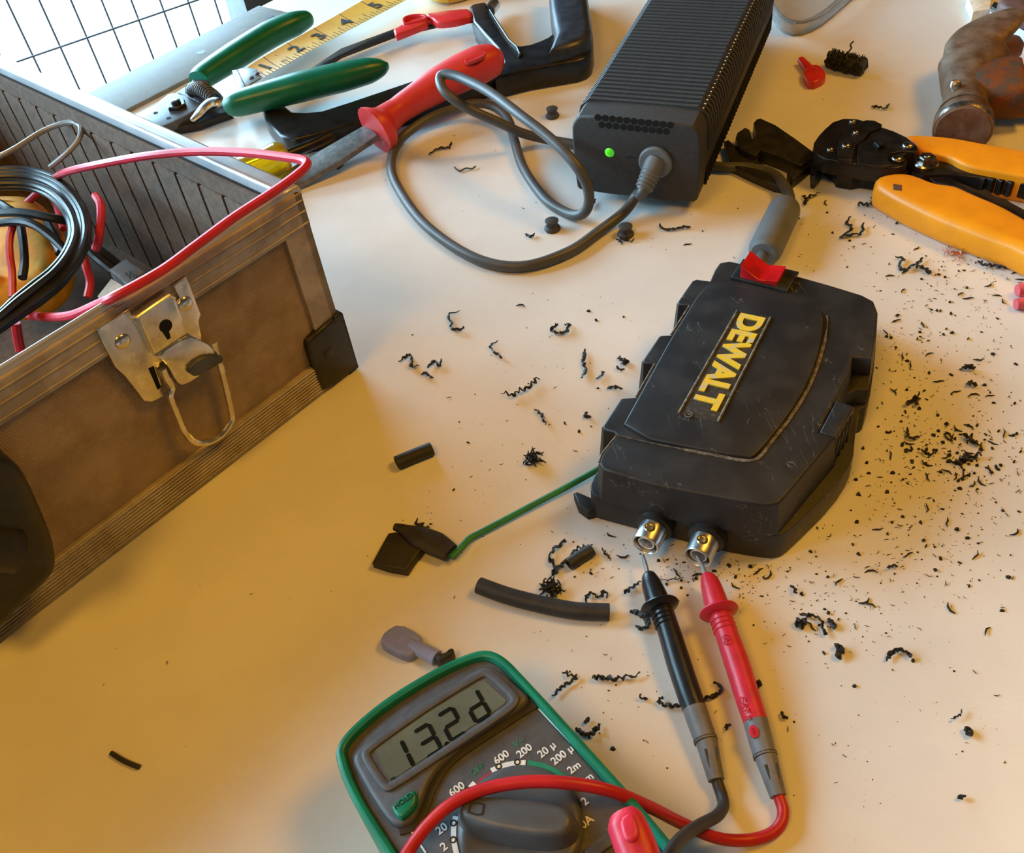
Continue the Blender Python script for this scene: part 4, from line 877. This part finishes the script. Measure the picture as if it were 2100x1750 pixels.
for s, x, y in (('1', 512, 412), ('2', 670, 318), ('3', 830, 226), ('4', 986, 130), ('5', 1134, 46)):
    _, i, f = blade_uv(x, y); c = bladept(i, .5, .5); xd = tdir(i); yd = Z.cross(xd)
    mk('inch_number', put_text(s, c, xd, yd, Z, 11.5, .02, .1), M['ink'], bl_)
for s, x, y in (('in', 600, 388), ('"', 585, 345)):
    _, i, f = blade_uv(x, y); c = bladept(i, min(.8, max(.25, f)), .5); xd = tdir(i)
    mk('inch_number', put_text(s, c, xd, Z.cross(xd), Z, 3.6, 0, .1), M['ink'], bl_)
marks = []
seg_len = [0]
for i in range(1, nl): seg_len.append(seg_len[-1] + (Lp[i] - Lp[i - 1]).length)
_, i1, _ = blade_uv(548, 425); _, i2, _ = blade_uv(708, 335)
l1 = seg_len[i1]; inch = .0245
for k in range(-6, 60):
    s = l1 + inch * k / 8
    if s < 0 or s > seg_len[-1]: continue
    i = max(j for j in range(nl) if seg_len[j] <= s)
    i = min(i, nl - 2); t = (s - seg_len[i]) / (seg_len[i + 1] - seg_len[i])
    ln = 1.0 if k % 8 == 0 else (.42 if k % 4 == 0 else (.32 if k % 2 == 0 else .22))
    P_ = [bladept(i, f, .1) * (1 - t) + bladept(i + 1, f, .1) * t for f in ([0.01, .25, .5, .75, .99] if ln == 1 else [0.01, ln * .5, ln])]
    marks.append(tube(P_, .22, 4))
mk('graduations', join(*marks), M['ink'], bl_)
hk = mk('end_hook', slab(pts([(285, 435), (375, 412), (440, 425), (462, 478), (372, 530), (335, 545)], 15.2, ct), 1.2, .3), M['nickel'], tm)
mk('hook_lip', slab(pts([(283, 432), (322, 425), (372, 532), (332, 548)], 16.2, ct), 7.5, .5), M['nickel'], hk)
for x, y in ((405, 480), (440, 455)): mk('rivet', domef(at(*ct(x, y), 15.2), Z, 2.0, .9), M['dsteel'], hk)
tcs = mk('tape_case', slab([p + Z * .030 for p in pts([(862, -14), (890, 9), (931, 12), (1010, -20), (985, -70), (900, -95), (840, -60)], 0.6, None)], 29.5, 3, Z, 1, bot=2), M['tape'], tm)

# hacksaw
cs_ = crop(700, 0, 3.889)
hs = thing('hacksaw', at(860, 170, 0), 'black hacksaw lying flat with its curved frame and dark grip', 'hacksaw')
mk('saw_blade', slab(pts([(556, 192), (640, 138), (700, 99), (808, 59), (967, 30), (975, 40), (895, 51), (810, 71), (700, 113), (640, 153), (572, 200)], 10, None), 2.2, .2), M['saw'], hs)
mk('frame_beam', slab(pts([(537, 227), (543, 242), (553, 255), (572, 276), (590, 283), (612, 282), (733, 250), (850, 216), (1016, 158), (1034, 125), (1010, 110), (873, 155), (713, 209), (660, 226), (630, 229), (600, 228), (582, 214), (560, 198), (545, 205)], 12, None), 11.8, 2.2, Z, 0, bot=1), M['saw'], hs)
mk('frame_upright', slab(pts([(1020, 45), (1055, 25), (1150, 10), (1172, 40), (1250, 180), (1320, 300), (1370, 345), (1430, 360), (1500, 350), (1580, 322), (1640, 295), (1695, 250), (1990, 230), (2010, 350), (1990, 420), (1950, 455), (1880, 480), (1500, 545), (1225, 612), (1290, 490), (1240, 380), (1140, 270), (1050, 170)], 15, cs_), 14.6, 2.2, Z, 0, bot=1), M['saw'], hs)
hg = mk('saw_grip', slab(pts([(1650, -220), (1652, -60), (1665, 60), (1685, 170), (1702, 245), (1645, 390), (1790, 365), (1900, 330), (1985, 280), (2005, 230), (1990, 100), (1965, -60), (1940, -220)], 24, cs_), 23.6, 6, Z, 0, bot=3, seg=4), M['sawh'], hs)
mk('frame_web', tube([at(*cs_(x, y), 15.5) for x, y in [(1185, 80), (1260, 200), (1340, 320), (1400, 375), (1425, 430), (1410, 460)]], .7, 8), M['sawh'], hs)
mk('tension_nut', lathe([(4.5, 0), (4.5, 9), (3.8, 10)], at(1003, 22, 8), Vector((.5, .8, .1)), 16), M['nickel'], hs)
rs = thing('red_lever', at(890, 60, 0), 'small red plastic looped lever lying along the hacksaw blade', 'plastic lever')
mk('tail', slab(pts([(415, 232), (480, 195), (560, 160), (640, 132), (690, 135), (680, 175), (640, 190), (435, 272)], 15, cs_), 5, 1.2), M['redc'], rs)
mk('loop', ring(chaikin(pts([(478, 170), (490, 130), (560, 108), (650, 104), (690, 118), (680, 150), (600, 168), (500, 192)], 16, cs_), 1), 2.2, 4, Z, .8), M['redc'], rs)
mk('loop_web', slab(pts([(500, 165), (520, 132), (640, 115), (665, 128), (640, 150), (530, 172)], 13.5, cs_), 2), M['redc'], rs)
mk('arm', slab(pts([(670, 105), (800, 82), (990, 64), (1030, 72), (1045, 110), (1030, 125), (900, 160), (770, 172), (738, 158), (720, 140), (690, 130)], 15.5, cs_), 5, 1.6, Z, 1), M['redc'], rs)
# file with red handle
fl = thing('hand_file', at(870, 200, 0), 'file with a fat red plastic handle resting across the hacksaw', 'file')
mk('handle', grip([(768, 268, 14.5, 14.2, 14.2), (776, 262, 15, 13.6, 13.6), (790, 248, 16, 8.6, 9), (815, 228, 17.5, 7.2, 7.6), (850, 204, 20, 7.8, 8.2), (897, 175, 23, 9.6, 9.6), (945, 150, 25, 10.8, 10.4), (985, 132, 26, 11.2, 10.6), (1012, 122, 26, 9.5, 9), (1026, 117, 26, 5, 5)]), M['redh'], fl)
p = at(974, 116, 35.4)
hx = (at(1012, 122, 26) - at(897, 175, 23)).normalized(); hy = Z.cross(hx)
mk('hang_hole', ring([p + hx * (7.2 * MM * math.cos(a)) + hy * (3.4 * MM * math.sin(a)) for a in [k * math.pi / 10 for k in range(20)]], .8, 2.0), M['redh'], fl)
mk('hole_floor', slab([p - Z * .0006 + hx * (6.4 * MM * math.cos(a)) + hy * (2.6 * MM * math.sin(a)) for a in [k * math.pi / 10 for k in range(20)]], 1.2), M['leadr'], fl)
mk('blade', slab([at(*ct(x, y), z) for x, y, z in [(1110, 765, 14), (1185, 830, 14), (960, 985, 9), (700, 1135, 4), (440, 1290, 2), (330, 1210, 2), (560, 1085, 4), (840, 920, 9)]], 3, .4), M['filem'], fl)
mk('edge_bur', slab([at(*ct(x, y), z) for x, y, z in [(905, 1008, 5), (970, 985, 6), (968, 1002, 6), (935, 1028, 5)]], 2), M['plier'], fl)
sdv = thing('screwdriver', at(600, 320, 0), 'black-shafted screwdriver with a clear yellow handle behind the case rim', 'screwdriver')
mk('handle', grip([(592, 317, 10, 4, 4), (586, 319, 10, 7.5, 7.5), (572, 325, 10, 9.2, 9.2), (540, 339, 10, 8.6, 8.6), (500, 356, 10, 9.2, 9.2), (470, 369, 10, 6, 6)]), M['yellowc'], sdv)
mk('shaft', tube(spline([at(*p) for p in [(586, 319, 10), (640, 297, 8), (700, 268, 6), (742, 251, 5)]], 4), 3.2, 12), M['saw'], sdv)

# ------------------------------------------------------------------ black shavings and crumbs
def jitter(P, a):
    return [p + Vector((random.uniform(-a, a), random.uniform(-a, a), random.uniform(-a * .3, a * .6))) * MM for p in P]
def curl(lst, r=.7, wig=.7, name='plastic_shaving', turns=2.2):
    P = spline([at(x, y, 1.0) for x, y in lst], 6); Q = []
    rr = []
    ph = random.uniform(0, 6)
    for i, p in enumerate(P):
        t = P[min(i + 1, len(P) - 1)] - P[max(i - 1, 0)]
        t = t.normalized() if t.length > 1e-8 else Vector((1, 0, 0)); s = Z.cross(t)
        ph += random.uniform(.3, 1.9) * turns * .6; a = ph; wg_ = wig * random.uniform(.4, 1.25)
        Q.append(p + s * (wg_ * math.cos(a) * MM) + Z * ((wg_ * .8 * (1 + math.sin(a)) + .1) * MM))
        e = i / max(1, len(P) - 1)
        rr.append(r * (.55 + .65 * random.random()) * (.45 + .55 * min(1, 6 * e, 6 * (1 - e) + .2)))
    for q in Q: q.z = max(q.z, .0007)
    return mk(name, tube(Q, rr, 6, h=[q * .55 for q in rr]), M['swarf'])
CURLS = [
 ([(944, 639), (920, 646), (926, 663), (926, 674), (946, 677), (951, 671)], .75, .4, 'C-shaped black shaving on bare table beside the tool case corner guard'),
 ([(1021, 700), (1006, 710), (1012, 722), (1025, 730), (1029, 737)], .7, .3, 'hooked black shaving between the case corner guard and the drill case'),
 ([(818, 744), (832, 733), (842, 729), (845, 745), (842, 753), (859, 751)], .8, .4, 'folded zigzag shaving nearest the black corner guard of the tool case'),
 ([(877, 755), (890, 742), (902, 752), (904, 737)], .8, .3, 'W-shaped black shaving beside the folded zigzag shaving'),
 ([(864, 770), (872, 765), (880, 771), (888, 776)], .7, .2, 'short tadpole-shaped shaving just beside the W-shaped one'),
 ([(1145, 668), (1137, 671), (1131, 677), (1137, 683), (1160, 682), (1167, 668), (1158, 667)], .85, .6, 'crown-shaped black curl alone below the power cord loop'),
 ([(1199, 716), (1199, 730), (1196, 745), (1201, 760), (1193, 775)], .9, .4, 'straight upright black shaving near the hinge side of the drill case'),
 ([(1236, 762), (1235, 770), (1223, 777)], .8, .2, 'short bent shaving beside the straight upright shaving'),
 ([(1266, 735), (1276, 738), (1285, 745), (1275, 748)], 1.0, .7, 'ragged black flake cluster near the drill case hinge'),
 ([(1263, 751), (1270, 758), (1281, 759)], .6, .3, 'small forked shaving just below the ragged flake cluster'),
 ([(1245, 798), (1258, 794), (1277, 798)], .8, .3, 'spindle-shaped shaving pointing at the drill case hinge'),
 ([(1030, 808), (1050, 812), (1062, 806), (1080, 800), (1095, 788), (1105, 778)], .7, 1.0, 'long spring-coiled shaving in the middle of the bare table'),
 ([(1097, 840), (1110, 850), (1115, 862), (1120, 872)], .7, .4, 'thin kinked shaving below the long spring-coiled one'),
 ([(1203, 845), (1200, 855), (1212, 855)], .9, .2, 'small crescent shaving beside the front hinge bump of the drill case'),
 ([(1160, 1110), (1150, 1118), (1135, 1130), (1125, 1150), (1138, 1156), (1134, 1180), (1148, 1165), (1165, 1146)], .8, .7, 'large tangled curl touching the stubby heat-shrink tube'),
 ([(1172, 1140), (1185, 1128), (1200, 1122), (1215, 1120)], .7, .8, 'frayed shaving lying along the stubby heat-shrink tube'),
 ([(1235, 1125), (1241, 1136), (1248, 1142), (1252, 1152)], .5, .3, 'thin S-shaped shaving between the stubby tube and the metal socket'),
 ([(1202, 1238), (1205, 1222), (1215, 1218), (1228, 1226), (1240, 1214), (1246, 1228)], .7, .5, 'looped curl standing on the end of the long curved tube'),
 ([(1280, 1218), (1290, 1210), (1300, 1203), (1314, 1194)], .9, .5, 'frayed straight shaving pointing at the black probe nose'),
 ([(1292, 1255), (1308, 1258), (1323, 1268), (1328, 1282), (1316, 1291), (1304, 1284)], 1.2, .2, 'broad ribbon curl tucked under the black probe guard'),
 ([(1155, 1378), (1165, 1386), (1182, 1390), (1170, 1400), (1150, 1412), (1133, 1430)], .6, .6, 'long crooked curl beside the meter top corner'),
 ([(1215, 1390), (1228, 1392), (1240, 1392), (1262, 1394), (1285, 1390), (1312, 1384)], .8, .7, 'long twisted shaving between the meter and the black probe'),
 ([(1311, 1426), (1318, 1434), (1328, 1434)], .6, .4, 'tiny curled shaving between the meter and black probe barrel'),
 ([(1360, 1432), (1352, 1440), (1360, 1448), (1380, 1450), (1397, 1448)], .7, .5, 'hooked spiral shaving touching the black probe barrel'),
 ([(1443, 1434), (1460, 1430), (1472, 1424), (1480, 1416), (1465, 1400)], .8, .4, 'wriggly shaving lying between the black and red probes'),
 ([(1552, 1397), (1556, 1404), (1553, 1412)], 1.2, .2, 'lump of shaving tucked against the red probe barrel'),
 ([(1498, 1486), (1490, 1491), (1490, 1500)], .7, .2, 'small hook shaving between the grey probe boots'),
 ([(1602, 1460), (1606, 1470), (1616, 1474)], .7, .1, 'lone crescent shaving near the red probe boot, away from the meter'),
 ([(1182, 1494), (1190, 1503), (1203, 1510), (1216, 1505), (1232, 1488)], .9, .6, 'curved frilly shaving against the meter holster side'),
 ([(1198, 1484), (1203, 1479), (1209, 1473)], .8, .1, 'leaf-shaped sliver beside the frilly shaving at the holster'),
 ([(1639, 1261), (1655, 1262), (1667, 1264), (1684, 1274), (1689, 1296), (1696, 1302)], .8, .3, 'big arched shaving on open table near the red probe guard'),
 ([(1630, 1282), (1638, 1277), (1648, 1280), (1640, 1288)], 1.4, .5, 'dense black knot beside the big arched shaving'),
 ([(1697, 1270), (1705, 1278), (1713, 1290)], 1.0, .2, 'tapered black sliver beside the big arched shaving'),
 ([(1712, 1328), (1720, 1326), (1728, 1336), (1718, 1342), (1724, 1352)], 1.2, .6, 'knotted lump of shavings next to the tapered black sliver'),
 ([(1817, 1356), (1826, 1342), (1838, 1334), (1852, 1336), (1862, 1342), (1868, 1349)], .9, .3, 'smooth arched shaving alone on the bright part of the table'),
 ([(1978, 1496), (1985, 1498), (1990, 1504), (1986, 1510)], 1.1, .4, 'torn black flake alone beside a thin grey L-shaped sliver'),
 ([(1950, 1476), (1962, 1470), (1971, 1465), (1972, 1455)], .35, .2, 'thin grey L-shaped sliver beside the torn black flake'),
 ([(1965, 1638), (1972, 1634), (1980, 1633)], .8, .2, 'short dash of shaving alone, farthest out past the torn black flake'),
 ([(1645, 402), (1652, 408), (1650, 420), (1660, 405), (1680, 398)], .9, .7, 'crumpled shaving cluster below the plastic bracket strut'),
 ([(1758, 424), (1768, 420), (1780, 422), (1789, 418), (1791, 404)], .8, .8, 'coiled shaving below the tip of the lower orange grip'),
 ([(1744, 446), (1737, 458), (1746, 470), (1723, 488), (1745, 482), (1766, 480), (1771, 460)], .9, .5, 'large sprawling shaving between the ferrite bead and orange grip'),
 ([(1353, 460), (1360, 470), (1385, 470), (1405, 466), (1416, 467)], .8, .3, 'boat-shaped shaving in front of the power brick'),
 ([(1787, 220), (1797, 219), (1808, 223), (1818, 222), (1823, 213)], .8, .5, 'wavy shaving between the crimping pliers and red terminal'),
 ([(880, 318), (893, 308), (908, 304), (922, 303), (926, 291)], .8, .3, 'long wavy shaving inside the grey cord loop near the red handle'),
 ([(1076, 480), (1083, 484), (1089, 486), (1097, 480)], .8, .3, 'V-shaped shaving inside the big cord loop'),
 ([(1210, 428), (1215, 420), (1221, 410)], 1.0, .2, 'pointed shaving behind the cord loop at the brick corner'),
 ([(1835, 528), (1852, 531), (1845, 542), (1847, 552), (1860, 555), (1868, 546), (1880, 542), (1892, 531)], .9, .4, 'branching shaving near the copper strands'),
 ([(1880, 552), (1891, 550), (1900, 556), (1908, 563)], 1.1, .8, 'ragged black clump below the branching shaving'),
 ([(2006, 536), (2016, 544), (2030, 546), (2047, 548), (2070, 550)], .8, .6, 'long ragged shaving between the copper strands and pink connector'),
 ([(1858, 830), (1870, 824), (1882, 818), (1876, 832)], 1.1, .6, 'reddish-black lump of shavings among the dense crumbs by the latch'),
 ([(1975, 758), (1986, 754), (1998, 758)], 1.2, .7, 'spiky black clump at the edge of the dense crumbs'),
 ([(1862, 878), (1861, 892), (1870, 900), (1887, 896)], .6, .3, 'thin L-shaped curl among the crumbs below the latch'),
 ([(1888, 922), (1898, 930), (1908, 934), (1917, 926)], .6, .3, 'thin arched curl among the crumbs beside the case latch ribs'),
 ([(1982, 790), (1992, 786), (2002, 792)], 1.0, .5, 'chunky flake beside the spiky black clump'),
 ([(1976, 892), (1985, 898), (1995, 908), (2005, 912)], 1.0, .7, 'row of chunky flakes in the densest crumbs beside the latch'),
 ([(1960, 950), (1975, 944), (1990, 940), (2010, 935)], .9, .9, 'broken trail of flakes at the edge of the dense crumbs'),
 ([(1818, 1166), (1830, 1163), (1842, 1162)], .5, .4, 'grassy thin shaving beside the case corner next to the sockets'),
 ([(1622, 1202), (1628, 1208), (1634, 1218)], .7, .4, 'twisted flake between the red probe guard and drill case corner'),
 ([(1348, 1184), (1353, 1190), (1372, 1190), (1402, 1186)], .4, .3, 'hair-thin curl between the two probe noses'),
]
for lst, r_, wg, lab in CURLS:
    tag(curl(lst, r_, wg), lab, 'shaving', 'black plastic shavings')
tag(mk('metal_sliver', curl.__globals__['tube'](spline([at(x, y, 1.2) for x, y in [(932, 343), (942, 351), (955, 345), (968, 346), (975, 341)]], 3), .5, 6), M['dsteel']), 'thin grey metal sliver inside the cord loop below the wavy shaving', 'metal sliver')
def clump(px_, py_, n, rad, hgt, label, name='shaving_clump', mat='swarf', r=.35, ln=4.0):
    o = at(px_, py_, 0); parts = []
    for k in range(n):
        a = random.uniform(0, 6.28); q = rad * random.random() ** .6
        p = o + Vector((math.cos(a) * q, math.sin(a) * q, 0)) * MM; p.z = random.uniform(.5, hgt) * MM
        Pp = [p]
        d = Vector((random.gauss(0, 1), random.gauss(0, 1), random.gauss(0, .35))).normalized()
        for j in range(4):
            d = (d + Vector((random.gauss(0, .7), random.gauss(0, .7), random.gauss(0, .4)))).normalized()
            nx = Pp[-1] + d * (ln / 4 * MM); nx.z = max(nx.z, .0005); Pp.append(nx)
        parts.append(tube(Pp, [r * .5, r, r, r * .9, r * .4], 5))
    return tag(mk(name, join(*parts), M[mat]), label, 'shaving clump' if mat == 'swarf' else 'wire strands')
clump(1094, 946, 46, 2.6, 3.5, 'spiky ball of fine black shavings between the tool case and drill case', ln=3.5)
clump(1131, 1214, 60, 2.8, 4, 'dense tuft of shavings sitting behind the long curved tube', ln=3.5)
clump(1284, 494, 24, 3.2, 1.2, 'flat tuft of shavings in front of a rubber foot', ln=3)
clump(866, 1085, 22, 3.5, 1.4, 'loose tuft of flakes behind the black taped terminal', ln=3)
clump(1942, 462, 60, 8, 1.4, 'loose heap of crumbs along the edge of the orange grip', ln=2)
clump(1955, 524, 22, 3.5, 1.6, 'small bundle of bright copper wire strands among crumbs', 'copper_strands', 'copper', .16, 5.5)
# fuzzy roll
rp0, rp1 = at(1700, 122, 5), at(1772, 138, 5)
fz = thing('fuzzy_roll', (rp0 + rp1) / 2 - Z * .005, 'fuzzy black roll of matted plastic next to the red terminal', 'plastic roll')
Pp = [rp0.lerp(rp1, k / 24) for k in range(25)]
Vv, Ff = tube(Pp, [4.9 + random.uniform(-.5, .5) for _ in Pp], 18)
for v in Vv:
    k = random.uniform(-.9, .9) * MM; v.x += k; v.y += random.uniform(-.9, .9) * MM; v.z = max(.0002, v.z + random.uniform(-.7, .9) * MM)
mk('core', (Vv, Ff), M['swarf'], fz)
hair = []
for k in range(150):
    p = rp0.lerp(rp1, random.random()); a = random.uniform(-.3, 3.4); s = (rp1 - rp0).normalized().cross(Z)
    d = s * math.cos(a) + Z * math.sin(a); q = p + d * .0048; Q = [q]
    for j in range(3):
        d = (d + Vector((random.gauss(0, .6), random.gauss(0, .6), random.gauss(0, .4)))).normalized(); nx = Q[-1] + d * .0009; nx.z = max(nx.z, .0003); Q.append(nx)
    hair.append(tube(Q, [.3, .3, .25, .1], 4))
hf = mk('fuzz', join(*hair), M['swarf'], fz); tag(hf, kind='stuff')
mk('strand', tube(spline([at(x, y, z) for x, y, z in [(1735, 112, 9), (1742, 104, 11), (1746, 98, 12), (1744, 92, 13), (1750, 85, 14)]], 4), .5, 6), M['swarf'], fz)

# crumbs: the ones that show largest are objects, the dust is one lot
def inside(x, y, poly):
    c = False; j = len(poly) - 1
    for i in range(len(poly)):
        if (poly[i][1] > y) != (poly[j][1] > y) and x < (poly[j][0] - poly[i][0]) * (y - poly[i][1]) / (poly[j][1] - poly[i][1]) + poly[i][0]: c = not c
        j = i
    return c
BLOCK = [[c1(*p) for p in basep + []], [c1(*p) for p in lid], [(1480, 640), (1480, 545), (1800, 600), (1795, 870), (1745, 960), (1640, 1130), (1560, 1160), (1210, 1070), (1215, 980)],
         [(1310, 1170), (1340, 1170), (1390, 1240), (1500, 1610), (1440, 1600), (1320, 1260)], [(1430, 1170), (1460, 1170), (1510, 1250), (1620, 1640), (1560, 1640), (1440, 1270)],
         [(1660, 230), (2110, 230), (2110, 520), (1790, 390), (1660, 340)], [(1480, 230), (1670, 300), (1660, 380), (1600, 390), (1480, 330)],
         [(680, 1540), (800, 1400), (1040, 1320), (1320, 1600), (1460, 1760), (700, 1760)], [(760, 1070), (930, 1090), (940, 1150), (760, 1170)],
         [(1540, 420), (1640, 410), (1620, 540), (1520, 560)], [(960, 1180), (1260, 1230), (1260, 1280), (960, 1230)], [(770, 1270), (940, 1330), (900, 1370), (770, 1330)],
         [(1160, 200), (1600, 40), (1450, 430), (1170, 420)], [(0, 0), (740, 0), (740, 760), (0, 1330)], [(1200, 950), (940, 1080), (950, 1120), (1230, 985)],
         [(800, 910), (900, 900), (900, 950), (800, 970)], [(1575, 1610), (1620, 1620), (1610, 1740), (1300, 1740), (1300, 1640)]]
def free(x, y): return not any(inside(x, y, b) for b in BLOCK)
def crumb_vf(p, s):
    n = random.choice((4, 5, 6)); a0 = random.uniform(0, 6.28); el = random.uniform(.3, 1.0); rot = random.uniform(0, 3.14)
    top_ = []; bot_ = []
    for k in range(n):
        a = a0 + 6.283 * k / n; q = s * random.uniform(.55, 1.1); x = math.cos(a) * q; y = math.sin(a) * q * el
        x, y = x * math.cos(rot) - y * math.sin(rot), x * math.sin(rot) + y * math.cos(rot)
        bot_.append(p + Vector((x, y, .05)) * MM); top_.append(p + Vector((x * .7, y * .7, s * random.uniform(.35, .9))) * MM)
    V = bot_ + top_; Fc = [list(range(n))[::-1], list(range(n, 2 * n))] + [[k, (k + 1) % n, n + (k + 1) % n, n + k] for k in range(n)]
    return V, Fc
def sliver_vf(p, s):
    a = random.uniform(0, 6.28); P = [p + Z * .0003]; 
    for k in range(3):
        a += random.uniform(-.9, .9); P.append(P[-1] + Vector((math.cos(a), math.sin(a), random.uniform(-.1, .25))) * (s * 1.1 * MM))
    for q in P: q.z = max(q.z, .0003)
    return tube(P, [s * .12, s * .26, s * .24, s * .1], 4)
ZONES = [  # weight, centre, spread (picture points), size range mm
 (16, (1900, 850), (110, 120), (.45, .9)), (11, (1975, 930), (70, 45), (.5, 1.0)), (9, (1850, 1000), (120, 90), (.4, .85)), (8, (1780, 1150), (130, 60), (.4, .85)),
 (8, (1960, 640), (90, 80), (.4, .9)), (6, (1870, 700), (60, 60), (.35, .8)), (6, (1950, 1100), (110, 90), (.4, .8)), (6, (1420, 1170), (70, 25), (.4, .8)), (5, (1700, 1250), (120, 70), (.35, .8)),
 (5, (1780, 460), (120, 60), (.4, .9)), (6, (1980, 560), (80, 30), (.4, .9)), (4, (1560, 1180), (60, 40), (.4, .8)), (4, (1150, 760), (150, 120), (.35, .7)), (3, (1060, 950), (150, 90), (.3, .6)),
 (3, (1300, 1350), (140, 120), (.3, .6)), (3, (1850, 1330), (150, 120), (.35, .7)), (2, (1500, 500), (90, 60), (.35, .7)), (2, (1650, 1600), (120, 100), (.3, .6)), (2, (1950, 1450), (110, 130), (.3, .6)),
 (2, (1250, 1150), (60, 60), (.4, .8)), (1.5, (900, 1080), (80, 60), (.35, .8)), (1, (1000, 350), (80, 60), (.3, .6)), (1, (450, 1250), (150, 150), (.25, .5)), (1, (1750, 250), (120, 60), (.3, .5)), (1.5, (1200, 1550), (60, 60), (.4, .8))]
tot = sum(z[0] for z in ZONES)
def sample():
    while True:
        r_ = random.uniform(0, tot)
        for wgt, c, s, sz in ZONES:
            r_ -= wgt
            if r_ <= 0: break
        x = random.gauss(c[0], s[0]); y = random.gauss(c[1], s[1])
        if -20 < x < 2120 and -20 < y < 1770 and free(x, y): return x, y, sz
spots = []
for k in range(1900):
    x, y, sz = sample()
    s = sz[0] + (sz[1] - sz[0]) * random.random() ** 2.2
    s *= 1.22
    if k >= 560: s *= .45
    spots.append((s, x, y))
spots.sort(reverse=True)
protos = []
fine = []
def zone_label(x, y):
    if 1740 < x and 560 < y < 1120: return 'black plastic crumb among the dense crumbs beside the drill case latch', 'crumbs beside the drill case latch'
    if y >= 1120 and x > 1560: return 'black plastic crumb scattered on open table past the red probe', 'crumbs past the red probe'
    if y < 560 and x > 1330: return 'black plastic crumb scattered around the crimping pliers and ferrite bead', 'crumbs around the crimping pliers'
    if x > 1230 and y > 1100: return 'black plastic crumb scattered in front of the metal sockets and around the probes', 'crumbs around the probes'
    if y < 600: return 'black plastic crumb scattered inside and around the grey cord loop', 'crumbs around the cord loop'
    return 'black plastic crumb scattered between the tool case and drill case', 'crumbs between the cases'
for i, (s, x, y) in enumerate(spots):
    p = at(x, y, 0)
    sl = random.random() < .35
    if i < 300:
        if len(protos) < 40:
            o = mk('plastic_crumb', sliver_vf(p, s * 1.3) if sl else crumb_vf(p, s), M['swarf'], origin=p); protos.append(o)
        else:
            o = random.choice(protos).copy(); COL.objects.link(o); o.location = p; o.rotation_euler = (0, 0, random.uniform(0, 6.28))
        lb, g = zone_label(x, y); tag(o, lb, 'crumb', g)
    else: fine.append(sliver_vf(p, s * 1.2) if sl else crumb_vf(p, s))
tag(mk('plastic_dust', join(*fine), M['swarf'], origin=(0, 0, 0)), 'fine black plastic dust sprinkled over the white table', 'dust', kind='stuff')
